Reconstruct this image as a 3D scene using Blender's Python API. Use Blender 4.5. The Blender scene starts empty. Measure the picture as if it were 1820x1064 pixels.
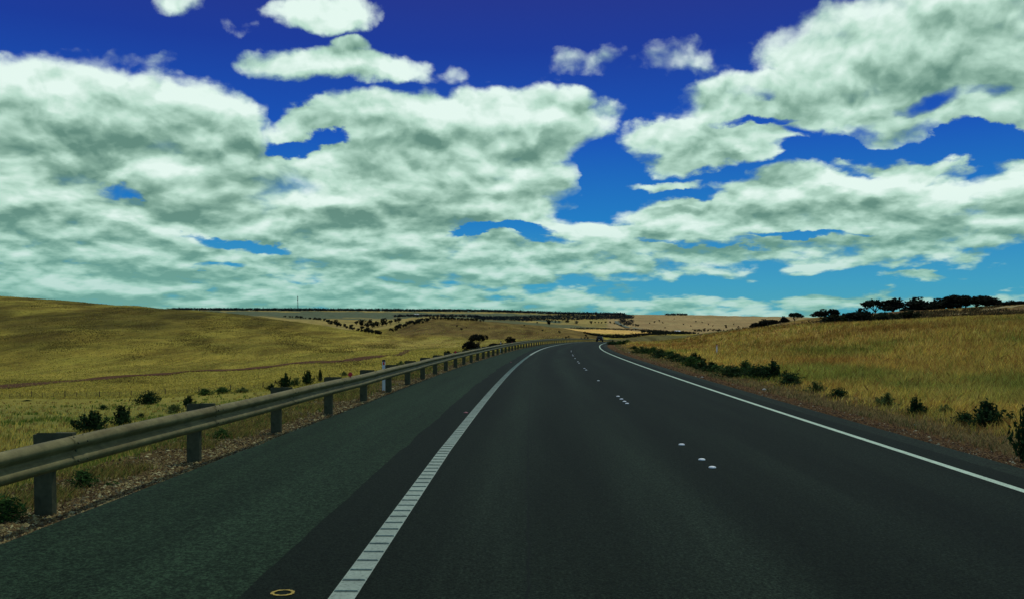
import bpy, math, random
import numpy as np
random.seed(7); rng = np.random.default_rng(11)
sc = bpy.context.scene
COL = sc.collection
F = 1600.0; CX = 910.0; HY = 588.0; CAMH = 2.0      # survey constants: focal length and eye level in photo pixels

# ------------------------------------------------------------------ helpers
def tag(o, label=None, cat=None, group=None, kind=None):
    if label: o['label'] = label
    if cat: o['category'] = cat
    if group: o['group'] = group
    if kind: o['kind'] = kind
    return o

def empty(name, loc=(0, 0, 0), rz=0, scale=1):
    o = bpy.data.objects.new(name, None); COL.objects.link(o)
    o.location = loc; o.rotation_euler = (0, 0, rz)
    o.scale = (scale,)*3 if not hasattr(scale, '__len__') else scale
    o.empty_display_size = .3
    return o

def link(name, me, parent=None, mats=()):
    o = bpy.data.objects.new(name, me); COL.objects.link(o)
    if parent: o.parent = parent
    for m in mats: me.materials.append(m)
    return o

def copy_tree(o, parent=None):
    c = o.copy(); COL.objects.link(c)
    if parent: c.parent = parent
    for ch in list(o.children): copy_tree(ch, c)
    return c

def mesh_np(name, V, Fc, smooth=True, col=None, uv=None, matidx=None):
    """V (n,3), Fc (m,k) index array"""
    V = np.asarray(V, np.float32); Fc = np.asarray(Fc, np.int32)
    me = bpy.data.meshes.new(name)
    m, k = Fc.shape
    me.vertices.add(len(V)); me.vertices.foreach_set('co', V.ravel())
    me.loops.add(m*k); me.loops.foreach_set('vertex_index', Fc.ravel())
    me.polygons.add(m)
    me.polygons.foreach_set('loop_start', np.arange(0, m*k, k, dtype=np.int32))
    me.polygons.foreach_set('loop_total', np.full(m, k, np.int32))
    me.polygons.foreach_set('use_smooth', np.full(m, smooth, bool))
    if matidx is not None: me.polygons.foreach_set('material_index', np.asarray(matidx, np.int32))
    me.update(calc_edges=True)
    if col is not None:
        a = me.color_attributes.new('Col', 'FLOAT_COLOR', 'POINT')
        c = np.ones((len(V), 4), np.float32); c[:, :3] = col
        a.data.foreach_set('color', c.ravel())
    if uv is not None:
        l = me.uv_layers.new(name='UVMap')
        l.data.foreach_set('uv', np.asarray(uv, np.float32)[Fc.ravel()].ravel())
    return me

class MB:
    """collects simple solids into one mesh"""
    def __init__(s): s.v = []; s.f = []; s.n = 0
    def add(s, vs, fs):
        s.v += [tuple(p) for p in vs]; s.f += [tuple(i+s.n for i in f) for f in fs]; s.n += len(vs)
    def box(s, c, size, rz=0, taper=1.0, shear=(0, 0)):
        hx, hy, hz = size[0]/2, size[1]/2, size[2]/2
        vs = []
        for sz in (-1, 1):
            t = taper if sz > 0 else 1
            for sx, sy in ((-1, -1), (1, -1), (1, 1), (-1, 1)):
                x = sx*hx*t + (shear[0] if sz > 0 else 0); y = sy*hy*t + (shear[1] if sz > 0 else 0)
                vs.append((c[0]+x*math.cos(rz)-y*math.sin(rz), c[1]+x*math.sin(rz)+y*math.cos(rz), c[2]+sz*hz))
        s.add(vs, [(0, 3, 2, 1), (4, 5, 6, 7), (0, 1, 5, 4), (1, 2, 6, 5), (2, 3, 7, 6), (3, 0, 4, 7)])
    def tube(s, pts, rad, n=6, cap=True):
        pts = [np.array(p, float) for p in pts]
        rings = []
        for i, p in enumerate(pts):
            d = pts[min(i+1, len(pts)-1)] - pts[max(i-1, 0)]
            d = d/(np.linalg.norm(d)+1e-9)
            a = np.cross(d, (0, 0, 1) if abs(d[2]) < .9 else (1, 0, 0)); a /= np.linalg.norm(a)
            b = np.cross(d, a)
            r = rad[i] if hasattr(rad, '__len__') else rad
            rings.append([p + r*(math.cos(2*math.pi*k/n)*a + math.sin(2*math.pi*k/n)*b) for k in range(n)])
        vs = [q for r in rings for q in r]; fs = []
        for i in range(len(pts)-1):
            for k in range(n):
                fs.append((i*n+k, i*n+(k+1) % n, (i+1)*n+(k+1) % n, (i+1)*n+k))
        if cap: fs += [tuple(range(n))[::-1], tuple((len(pts)-1)*n+k for k in range(n))]
        s.add(vs, fs)
    def lathe(s, c, prof, n=16):
        vs = []; fs = []
        for r, z in prof:
            for k in range(n):
                a = 2*math.pi*k/n; vs.append((c[0]+r*math.cos(a), c[1]+r*math.sin(a), c[2]+z))
        for i in range(len(prof)-1):
            for k in range(n): fs.append((i*n+k, i*n+(k+1) % n, (i+1)*n+(k+1) % n, (i+1)*n+k))
        fs.append(tuple((len(prof)-1)*n+k for k in range(n)))
        s.add(vs, fs)
    def mesh(s, name, smooth=False):
        me = bpy.data.meshes.new(name); me.from_pydata(s.v, [], s.f); me.update()
        if smooth: me.polygons.foreach_set('use_smooth', [True]*len(me.polygons))
        return me
    def obj(s, name, mat, parent=None, smooth=False):
        return link(name, s.mesh(name, smooth), parent, (mat,))

# ------------------------------------------------------------------ numpy noise
def _hash(ix, iy, seed):
    h = (ix.astype(np.int64)*374761393 + iy.astype(np.int64)*668265263 + seed*1442695) & 0x7fffffff
    h = ((h ^ (h >> 13))*1274126177) & 0x7fffffff
    return ((h ^ (h >> 16)) & 0xffff)/65535.0
def vnoise(x, y, seed=0):
    ix = np.floor(x); iy = np.floor(y); fx = x-ix; fy = y-iy
    fx = fx*fx*fx*(fx*(fx*6-15)+10); fy = fy*fy*fy*(fy*(fy*6-15)+10)
    a = _hash(ix, iy, seed); b = _hash(ix+1, iy, seed); c = _hash(ix, iy+1, seed); d = _hash(ix+1, iy+1, seed)
    return (a*(1-fx)+b*fx)*(1-fy) + (c*(1-fx)+d*fx)*fy
def fbm(x, y, seed=0, o=4):
    s = 0; a = .5; t = 0
    for i in range(o):
        s = s + a*(vnoise(x, y, seed+i*17)-.5); t += a; a *= .5; x = x*2.03+3.1; y = y*2.03+7.7
    return s/t
def sst(x, a, b):
    t = np.clip((x-a)/(b-a), 0, 1); return t*t*(3-2*t)

# ------------------------------------------------------------------ pchip
def pchip_tab(xs, ys, xq):
    xs = np.asarray(xs, float); ys = np.asarray(ys, float)
    h = np.diff(xs); d = np.diff(ys)/h; m = np.zeros_like(ys)
    m[0] = d[0]; m[-1] = d[-1]
    for i in range(1, len(xs)-1):
        if d[i-1]*d[i] > 0:
            w1 = 2*h[i]+h[i-1]; w2 = h[i]+2*h[i-1]
            m[i] = (w1+w2)/(w1/d[i-1]+w2/d[i])
    xq = np.clip(xq, xs[0], xs[-1])
    i = np.clip(np.searchsorted(xs, xq, side='right')-1, 0, len(xs)-2)
    t = (xq-xs[i])/h[i]
    return ((2*t**3-3*t**2+1)*ys[i] + (t**3-2*t**2+t)*h[i]*m[i] + (-2*t**3+3*t**2)*ys[i+1] + (t**3-t**2)*h[i]*m[i+1])

# ------------------------------------------------------------------ road alignment (lane divider)
RY = [-60, -20, 0, 13, 26, 46, 73, 90, 109, 135, 163, 203, 250, 300, 350, 420, 500, 600, 700]
RX = [2.2, 2.5, 2.72, 2.93, 3.2, 3.8, 4.95, 5.9, 7.4, 10.0, 13.4, 18.9, 26.0, 35.0, 46, 65, 90, 124, 160]
_yy = np.arange(-60, 701, 1.0)
_xx = pchip_tab(RY, RX, _yy)
_k = np.exp(-np.linspace(-2, 2, 31)**2); _k /= _k.sum()
_pad = np.concatenate([_xx[0]-(_xx[1]-_xx[0])*np.arange(15, 0, -1), _xx, _xx[-1]+(_xx[-1]-_xx[-2])*np.arange(1, 16)])
_xx = np.convolve(_pad, _k, 'valid')
def D(Y): return np.interp(Y, _yy, _xx)
def ZR(Y): return -3.1e-5*np.maximum(0, np.asarray(Y, float)-80)**2
def offL(Y): return np.interp(Y, [0, 15, 45, 90, 130], [4.1, 4.1, 3.85, 3.4, 3.3])      # left edge line
def offR(Y): return np.interp(Y, [0, 15, 45, 90, 130], [3.5, 3.5, 3.45, 3.3, 3.2])      # right edge line
def edgeL(Y): return np.interp(Y, [0, 10, 16, 24, 45, 60, 90, 130], [7.8, 7.66, 7.52, 7.28, 7.0, 6.65, 6.0, 5.8])
def edgeR(Y): return offR(Y) + 1.05
def road_pt(Y, off):
    Y = np.asarray(Y, float); s = (D(Y+1)-D(Y-1))/2; n = np.sqrt(1+s*s)
    return np.stack([D(Y)+off/n, Y-off*s/n], -1)

# ------------------------------------------------------------------ terrain table
PX = [-700, 0, 150, 300, 450, 573, 670, 740, 790, 850, 910, 1000, 1060, 1100, 1150, 1230, 1330, 1430, 1500, 1600, 1700, 1820, 2600]
def zy(z, Y): return HY-(np.asarray(z, float)-CAMH)*F/np.asarray(Y, float)
L = []   # each layer: (Y list, y list)
def full(v): return [v]*len(PX)
L.append((full(25), list(zy([-2]*10+[-1.6, -.6, 0, .1, .1, .15, .2, .25, .3, .3, .35, .4, .8], full(25)))))
L.append((full(60), list(zy([-4.5]*8+[-4.3, -4, -3, -1, -.1, .1, .3, .6, 1.0, 1.3, 1.5, 1.75, 2.0, 2.3, 4.5], full(60)))))
L.append(([150]*11+[190, 220, 230, 210, 180, 150, 130, 118, 108, 100, 95, 90],
          [712, 706, 705, 703, 692, 682, 675, 668, 662, 655, 645, 620, 611, 608.5, 606.5, 595.5, 586, 579, 576, 572, 567, 563, 545]))
L.append(([270]*11+[280, 300, 310, 290, 260, 230, 200, 185, 175, 170, 165, 160],
          [670, 668, 665, 662, 652, 641, 636, 632, 629, 625, 620, 611, 609.5, 609, 609, 601, 590, 582, 578, 573, 567.5, 561, 545]))
L.append(([430]*12+[430, 450, 450, 450, 420, 380, 360, 355, 350, 350, 350],
          [560, 590, 598, 606, 612, 617, 618, 617, 615, 612, 610, 608, 607, 603, 592, 592.5, 584, 567, 559, 552.5, 547, 540, 520]))
L.append(([850, 850, 850, 800, 750, 700, 620, 570, 560, 560, 560, 560, 560, 600, 600, 600, 560, 520, 500, 500, 500, 500, 500],
          [505, 528, 539, 549, 561, 577, 594.5, 600, 602, 603.5, 604, 603, 602, 605, 597, 597, 590, 572, 564, 557, 552, 545, 525]))
L.append(([1000]*6+[800, 720, 720, 720, 720, 700, 680, 800]+[800]*9,
          [512, 534, 545, 555, 567, 584, 598, 585, 583, 587, 591, 594, 599, 603, 597, 596, 592, 574, 568, 562, 556, 550, 530]))
L.append(([1150]*6+[1000, 900, 900, 900, 900, 900, 820]+[1000]*10,
          [514, 536, 547, 557, 568, 587, 588, 570, 565.5, 569.5, 575.5, 584.5, 596, 600, 595, 593.5, 592, 575, 570, 564, 558, 552, 532]))
L.append((full(1400), [520, 540, 549, 557, 567, 583, 588, 577, 571, 573, 579, 589, 594, 593, 592.8, 593, 590.5, 577, 572, 566, 561, 555, 540]))
L.append((full(1800), [522, 542, 550, 555.5, 563, 573, 577, 569, 568, 570, 575, 583.5, 584.8, 585.6, 588, 588.5, 586, 576, 571, 567, 562, 557, 543]))
L.append((full(2600), [525, 543, 550.5, 554.5, 558.5, 563, 565, 563, 563, 564.5, 567, 570.5, 572, 573.5, 574.5, 575.5, 576, 571, 569, 566, 563, 559, 547]))
L.append((full(4200), [549, 550, 550.5, 551, 551.5, 552, 553, 553, 553.3, 554, 555, 557.5, 559, 559.3, 559.5, 560, 562, 564, 565, 565, 565, 565, 560]))
L.append((full(7000), [x+3 for x in [549, 550, 550.5, 551, 551.5, 552, 553, 553, 553.3, 554, 555, 557.5, 559, 559.3, 559.5, 560, 562, 564, 565, 565, 565, 565, 560]]))
L.append((full(30000), full(572)))
PG = np.arange(-700, 2601, 10.0)
kk = np.exp(-np.linspace(-2, 2, 7)**2); kk /= kk.sum()
def smooth_tab(v):
    t = np.interp(PG, PX, v); p = np.pad(t, 3, mode='edge'); return np.convolve(p, kk, 'valid')
TY = np.array([smooth_tab(a) for a, b in L]); Ty = np.array([smooth_tab(b) for a, b in L])
TZ = CAMH-(Ty-HY)*TY/F
TY = np.vstack([np.zeros((1, len(PG))), TY]); TZ = np.vstack([np.where(PG < 950, -.6, 0.05)[None], TZ])
TY = np.vstack([np.full((1, len(PG)), -400.), TY]); TZ = np.vstack([TZ[:1], TZ])
# monotone tangents per column
H_ = np.diff(TY, axis=0); DD = np.diff(TZ, axis=0)/H_; TM = np.zeros_like(TZ)
w1 = 2*H_[1:]+H_[:-1]; w2 = H_[1:]+2*H_[:-1]; same = DD[:-1]*DD[1:] > 0
TM[1:-1] = np.where(same, (w1+w2)/(w1/np.where(same, DD[:-1], 1)+w2/np.where(same, DD[1:], 1)), 0); TM[-1] = DD[-1]

def z_layers(X, Y):
    px = CX+F*X/np.maximum(Y, 8.0)
    px = np.clip(px, -699, 2599)
    g = (px+700)/10; i0 = np.clip(g.astype(int), 0, len(PG)-2); fx = g-i0
    def col(T, k): return T[k][i0]*(1-fx)+T[k][i0+1]*fx
    z = np.zeros_like(X)
    for k in range(len(TY)-1):
        y0 = col(TY, k); y1 = col(TY, k+1)
        m = (Y >= y0) & (Y <= y1) if k < len(TY)-2 else (Y >= y0)
        if not m.any(): continue
        h = y1-y0; t = np.clip((Y-y0)/h, 0, 1)
        v = (2*t**3-3*t**2+1)*col(TZ, k)+(t**3-2*t**2+t)*h*col(TM, k)+(-2*t**3+3*t**2)*col(TZ, k+1)+(t**3-t**2)*h*col(TM, k+1)
        z = np.where(m, v, z)
    return z

def zt(X, Y):
    X = np.asarray(X, float); Y = np.asarray(Y, float)
    X, Y = np.broadcast_arrays(X, Y); X = X.astype(float); Y = Y.astype(float)
    z = z_layers(X, Y)
    n1 = fbm(X/60+5, Y/90, 3, 4)*np.interp(Y, [0, 60, 250, 900, 3000], [.2, .5, 2.2, 6, 10])*np.where((X > .12*Y) & (Y < 600), .22, 1)
    n2 = fbm(X/9, Y/9, 9, 3)*np.interp(Y, [0, 40, 300], [.22, .4, .5])
    zl = z+n1+n2
    el = (D(Y)-edgeL(Y))-X; er = X-(D(Y)+edgeR(Y)); zr = ZR(Y)
    b = fbm(X/1.1, Y/1.1, 21, 3)*.07
    near_l = zr-.05-.24*np.maximum(0, el-1.7)+b*sst(el, .3, 1.5)
    near_l = np.maximum(near_l, zr-7)
    near_r = zr-.05-.10*sst(er, 0, 1.2)+.16*sst(er, 1.5, 4)+b*sst(er, .3, 1.5)*1.3
    ml = sst(el, 2, 26); mr = sst(er, 2.5, 22)
    out = np.where(el > 0, near_l*(1-ml)+zl*ml, np.where(er > 0, near_r*(1-mr)+zl*mr, zr-.05))
    inside = np.minimum(-el, -er)
    out = out-.16*sst(inside, 0, .35)
    fade = sst(Y, 560, 660)
    return out*(1-fade)+(zl)*fade

def hit(px, py, ymin=20, ymax=12000):
    """first terrain point seen at a surveyed direction"""
    Y = np.geomspace(ymin, ymax, 2500); X = (px-CX)/F*Y
    yy = HY-(zt(X, Y)-CAMH)*F/Y
    m = np.where(yy <= py)[0]
    if len(m) == 0: i = int(np.argmin(yy))
    else: i = m[0]
    return float(X[i]), float(Y[i]), float(zt(X[i], Y[i]))

# ------------------------------------------------------------------ materials
def newmat(name, rough=.9, spec=.2):
    m = bpy.data.materials.new(name); m.use_nodes = True
    nt = m.node_tree; b = nt.nodes['Principled BSDF']
    b.inputs['Roughness'].default_value = rough; b.inputs['Specular IOR Level'].default_value = spec
    return m, nt, b
def node(nt, t, **kw):
    n = nt.nodes.new(t)
    for k, v in kw.items():
        if k in n.inputs: n.inputs[k].default_value = v
        else: setattr(n, k, v)
    return n
def ramp(nt, fac, stops):
    r = nt.nodes.new('ShaderNodeValToRGB'); e = r.color_ramp.elements
    while len(e) < len(stops): e.new(.5)
    for i, (p, c) in enumerate(stops):
        e[i].position = p; e[i].color = (*c, 1) if len(c) == 3 else c
    nt.links.new(fac, r.inputs[0]); return r.outputs[0]
def noise(nt, vec, scale, detail=4, rough=.6, dist=0):
    n = nt.nodes.new('ShaderNodeTexNoise'); n.inputs['Scale'].default_value = scale
    n.inputs['Detail'].default_value = detail; n.inputs['Roughness'].default_value = rough; n.inputs['Distortion'].default_value = dist
    if vec is not None: nt.links.new(vec, n.inputs['Vector'])
    return n.outputs[0]
def mathn(nt, op, a, b=None, c=None, clamp=False):
    n = nt.nodes.new('ShaderNodeMath'); n.operation = op; n.use_clamp = clamp
    for i, v in enumerate((a, b, c)):
        if v is None: continue
        if isinstance(v, (int, float)): n.inputs[i].default_value = v
        else: nt.links.new(v, n.inputs[i])
    return n.outputs[0]
def mixc(nt, fac, a, b, mode='MIX'):
    n = nt.nodes.new('ShaderNodeMix'); n.data_type = 'RGBA'; n.blend_type = mode
    for sock, v in ((n.inputs[0], fac), (n.inputs[6], a), (n.inputs[7], b)):
        if isinstance(v, (int, float)): sock.default_value = v
        elif isinstance(v, tuple): sock.default_value = (*v, 1)
        else: nt.links.new(v, sock)
    return n.outputs[2]
def bump(nt, b, h, s=.5, d=.02):
    n = nt.nodes.new('ShaderNodeBump'); n.inputs['Strength'].default_value = s; n.inputs['Distance'].default_value = d
    nt.links.new(h, n.inputs['Height']); nt.links.new(n.outputs[0], b.inputs['Normal'])
def pos(nt): return nt.nodes.new('ShaderNodeNewGeometry').outputs['Position']
def mapping(nt, v, scale=(1, 1, 1), rot=(0, 0, 0)):
    n = nt.nodes.new('ShaderNodeMapping'); n.inputs['Scale'].default_value = scale; n.inputs['Rotation'].default_value = rot
    nt.links.new(v, n.inputs[0]); return n.outputs[0]

def flatmat(name, col, var=.3, scale=6, rough=.85, spec=.2, metallic=0):
    m, nt, b = newmat(name, rough, spec)
    tc = nt.nodes.new('ShaderNodeTexCoord').outputs['Object']
    n = noise(nt, tc, scale, 5)
    lo = tuple(c*(1-var) for c in col); hi = tuple(min(1, c*(1+var)) for c in col)
    c = ramp(nt, n, [(.3, lo), (.7, hi)]); nt.links.new(c, b.inputs['Base Color'])
    b.inputs['Metallic'].default_value = metallic
    return m

def colmat(name, rough=.95, spec=.1, var=.25, scale=3, trans=0.0):
    m, nt, b = newmat(name, rough, spec)
    a = nt.nodes.new('ShaderNodeVertexColor'); a.layer_name = 'Col'
    n = noise(nt, pos(nt), scale, 3)
    v = mathn(nt, 'MULTIPLY_ADD', n, 2*var, 1-var)
    c = mixc(nt, 1.0, a.outputs[0], v, 'MULTIPLY')
    nt.links.new(c, b.inputs['Base Color'])
    if trans:
        tr = nt.nodes.new('ShaderNodeBsdfTranslucent'); nt.links.new(c, tr.inputs[0]); mx = nt.nodes.new('ShaderNodeMixShader'); mx.inputs[0].default_value = trans
        nt.links.new(b.outputs[0], mx.inputs[1]); nt.links.new(tr.outputs[0], mx.inputs[2]); nt.links.new(mx.outputs[0], nt.nodes['Material Output'].inputs[0])
    return m

# ground
def ground_material():
    m, nt, b = newmat('dry_ground', .98, .05)
    a = nt.nodes.new('ShaderNodeVertexColor'); a.layer_name = 'Col'
    p = pos(nt)
    n1 = noise(nt, p, 7.0, 6, .75)             # tussock detail
    n2 = noise(nt, mapping(nt, p, (.8, .22, .8), (0, 0, .2)), .9, 6, .72)
    n3 = noise(nt, mapping(nt, p, (.055, .013, .013), (0, 0, -.38)), 1.0, 9, .72, .5)   # streaks on the hills
    n4 = noise(nt, mapping(nt, p, (.02, .02, .02)), 1, 4, .6)
    v1 = ramp(nt, n1, [(.3, (.55,)*3), (.5, (1,)*3), (.72, (1.35,)*3)])
    v2 = ramp(nt, n2, [(.3, (.7, .72, .7)), (.5, (1,)*3), (.7, (1.2, 1.15, 1.0))])
    v3 = ramp(nt, n3, [(.36, (.42, .38, .32)), (.47, (.70, .66, .58)), (.55, (1.0, .98, .92)), (.68, (1.18, 1.14, 1.0))])
    v4 = ramp(nt, n4, [(.35, (.9, .95, .9)), (.65, (1.1, 1.03, 1.0))])
    c = mixc(nt, 1, a.outputs[0], v1, 'MULTIPLY'); c = mixc(nt, 1, c, v2, 'MULTIPLY')
    far = nt.nodes.new('ShaderNodeSeparateXYZ'); nt.links.new(p, far.inputs[0])
    fm = nt.nodes.new('ShaderNodeMapRange'); fm.inputs[1].default_value = 120; fm.inputs[2].default_value = 330
    nt.links.new(far.outputs[1], fm.inputs[0])
    fo = nt.nodes.new('ShaderNodeMapRange'); fo.inputs[1].default_value = 900; fo.inputs[2].default_value = 1500; fo.inputs[3].default_value = 1; fo.inputs[4].default_value = .35
    nt.links.new(far.outputs[1], fo.inputs[0])
    k = mathn(nt, 'MULTIPLY', fm.outputs[0], fo.outputs[0])
    c3 = mixc(nt, 1, c, v3, 'MULTIPLY'); c = mixc(nt, k, c, c3)
    c = mixc(nt, 1, c, v4, 'MULTIPLY')
    nt.links.new(c, b.inputs['Base Color'])
    bump(nt, b, n1, .6, .12)
    return m

def road_material(name, base, tracks=True, shoulder=False):
    m, nt, b = newmat(name, .8, .065); b.inputs['Specular Tint'].default_value = (.72, 1, .82, 1)
    uv = nt.nodes.new('ShaderNodeUVMap').outputs[0]
    sp = nt.nodes.new('ShaderNodeSeparateXYZ'); nt.links.new(uv, sp.inputs[0]); u = sp.outputs[0]
    p = pos(nt)
    g = noise(nt, p, 34, 3, .85); g2 = noise(nt, p, 9, 5, .8)
    big = noise(nt, mapping(nt, uv, (.9, .05, 1)), 1.2, 5, .6)
    lo = tuple(c*.3 for c in base); hi = tuple(c*2.3 for c in base)
    c = ramp(nt, g, [(.38, lo), (.5, base), (.63, hi)])
    v = ramp(nt, g2, [(.3, (.55,)*3), (.7, (1.5,)*3)]); c = mixc(nt, 1, c, v, 'MULTIPLY')
    v = ramp(nt, big, [(.3, (.72,)*3), (.7, (1.28,)*3)]); c = mixc(nt, 1, c, v, 'MULTIPLY')
    if tracks:
        prev = None
        for ctr in (-2.95, -1.05, .95, 2.8):
            d = mathn(nt, 'SUBTRACT', u, ctr); d = mathn(nt, 'MULTIPLY', d, d)
            d = mathn(nt, 'MULTIPLY', d, -3.0); d = mathn(nt, 'EXPONENT', d)
            d = mathn(nt, 'MULTIPLY', d, 1.3 if ctr < 0 else .6)
            prev = d if prev is None else mathn(nt, 'ADD', prev, d)
        t = mathn(nt, 'MULTIPLY', prev, mathn(nt, 'MULTIPLY_ADD', big, .9, .1))
        c = mixc(nt, t, c, mixc(nt, 1, c, (2.2, 2.2, 2.2), 'MULTIPLY'))
        d = mathn(nt, 'ABSOLUTE', mathn(nt, 'ADD', u, mathn(nt, 'MULTIPLY_ADD', noise(nt, mapping(nt, uv, (0, .7, 1)), 2, 4), .12, 2.64)))
        seam = mathn(nt, 'LESS_THAN', d, .012)
        c = mixc(nt, mathn(nt, 'MULTIPLY', seam, .6), c, (.008, .01, .01))
    nt.links.new(c, b.inputs['Base Color'])
    bump(nt, b, g, .5, .006)
    return m

def paint_material(name, col):
    m, nt, b = newmat(name, .6, .3)
    p = pos(nt)
    n = noise(nt, p, 30, 6, .75); n2 = noise(nt, p, 3.0, 4, .6)
    c = ramp(nt, n, [(.33, tuple(c*.35 for c in col)), (.45, tuple(c*.85 for c in col)), (.7, tuple(c*1.12 for c in col))])
    v = ramp(nt, n2, [(.3, (.75,)*3), (.7, (1.08,)*3)]); c = mixc(nt, 1, c, v, 'MULTIPLY')
    nt.links.new(c, b.inputs['Base Color']); bump(nt, b, n, .3, .004)
    return m

def steel_material():
    m, nt, b = newmat('galvanised_steel', .6, .18); b.inputs['Specular Tint'].default_value = (.95, 1, .8, 1)
    tc = nt.nodes.new('ShaderNodeTexCoord').outputs['Object']
    n = noise(nt, tc, 5, 6, .7); n2 = noise(nt, mapping(nt, tc, (3, .4, 3)), 2.5, 5, .7)
    c = ramp(nt, n, [(.3, (.14, .125, .052)), (.55, (.215, .195, .082)), (.75, (.29, .26, .115))])
    v = ramp(nt, n2, [(.36, (.74, .69, .58)), (.6, (1.06, 1.06, 1.0))]); c = mixc(nt, 1, c, v, 'MULTIPLY')
    nt.links.new(c, b.inputs['Base Color']); b.inputs['Metallic'].default_value = 0
    bump(nt, b, n, .12, .01)
    return m

M = dict(
    ground=ground_material(),
    lane=road_material('asphalt_lane', (.0060, .0100, .0062)),
    shoulder=road_material('asphalt_shoulder', (.0140, .0285, .0145), tracks=False),
    kerbs=road_material('asphalt_verge', (.014, .022, .0145), tracks=False),
    white=paint_material('line_paint', (.34, .44, .34)),
    white2=paint_material('thin_line_paint', (.55, .74, .54)),
    yellow=paint_material('yellow_paint', (.50, .36, .05)),
    steel=steel_material(),
    post=flatmat('weathered_post', (.085, .090, .048), .35, 9, .8, .1),
    guide=flatmat('white_plastic', (.75, .82, .78), .08, 4, .5, .4),
    black=flatmat('black_band', (.02, .02, .02), .2, 4, .5, .4),
    red=flatmat('red_reflector', (.6, .012, .015), .15, 4, .35, .6),
    rpm=flatmat('marker_white', (.85, .92, .88), .06, 30, .4, .5),
    rpmred=flatmat('marker_red', (.30, .07, .08), .2, 30, .4, .5),
    timber=flatmat('grey_timber', (.07, .06, .05), .3, 8, .9, .1),
    wire=flatmat('fence_wire', (.12, .12, .11), .2, 8, .6, .3),
    leaf=colmat('foliage', trans=.3), grass=colmat('grass_blades', scale=.8, var=.3, trans=.3),
    bark=flatmat('bark', (.05, .04, .035), .35, 3),
    stone=colmat('stones', .9, .2, .3, 25),
    dirt=flatmat('dirt_track', (.10, .048, .020), .35, .3, .98, .05),
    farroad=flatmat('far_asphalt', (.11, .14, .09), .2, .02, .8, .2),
    towersteel=flatmat('tower_steel', (.06, .06, .065), .2, .3, .7, .2),
    carpaint=flatmat('car_paint', (.006, .008, .007), .1, 2, .5, .2),
    glass=flatmat('car_glass', (.012, .03, .024), .1, 2, .35, .3),
    tyre=flatmat('tyre_rubber', (.012, .012, .012), .1, 4, .9, .1),
    lamp=flatmat('tail_lamp', (.25, .015, .015), .1, 4, .3, .5),
    roofiron=flatmat('roof_iron', (.45, .52, .52), .15, .5, .5, .4),
    wallpale=flatmat('pale_wall', (.45, .43, .36), .15, .5),
)

def hill_tone(X, Y, px):
    # bare, browner soil showing through on the flank of the left hill
    m = sst(Y, 260, 420)*(1-sst(Y, 760, 900))*(1-sst(px, 430, 640))
    b = sst(fbm((X+.32*Y)/42, Y/130, 131, 4), -.16, .12)
    return 1-m*(.20+.42*b)
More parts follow.
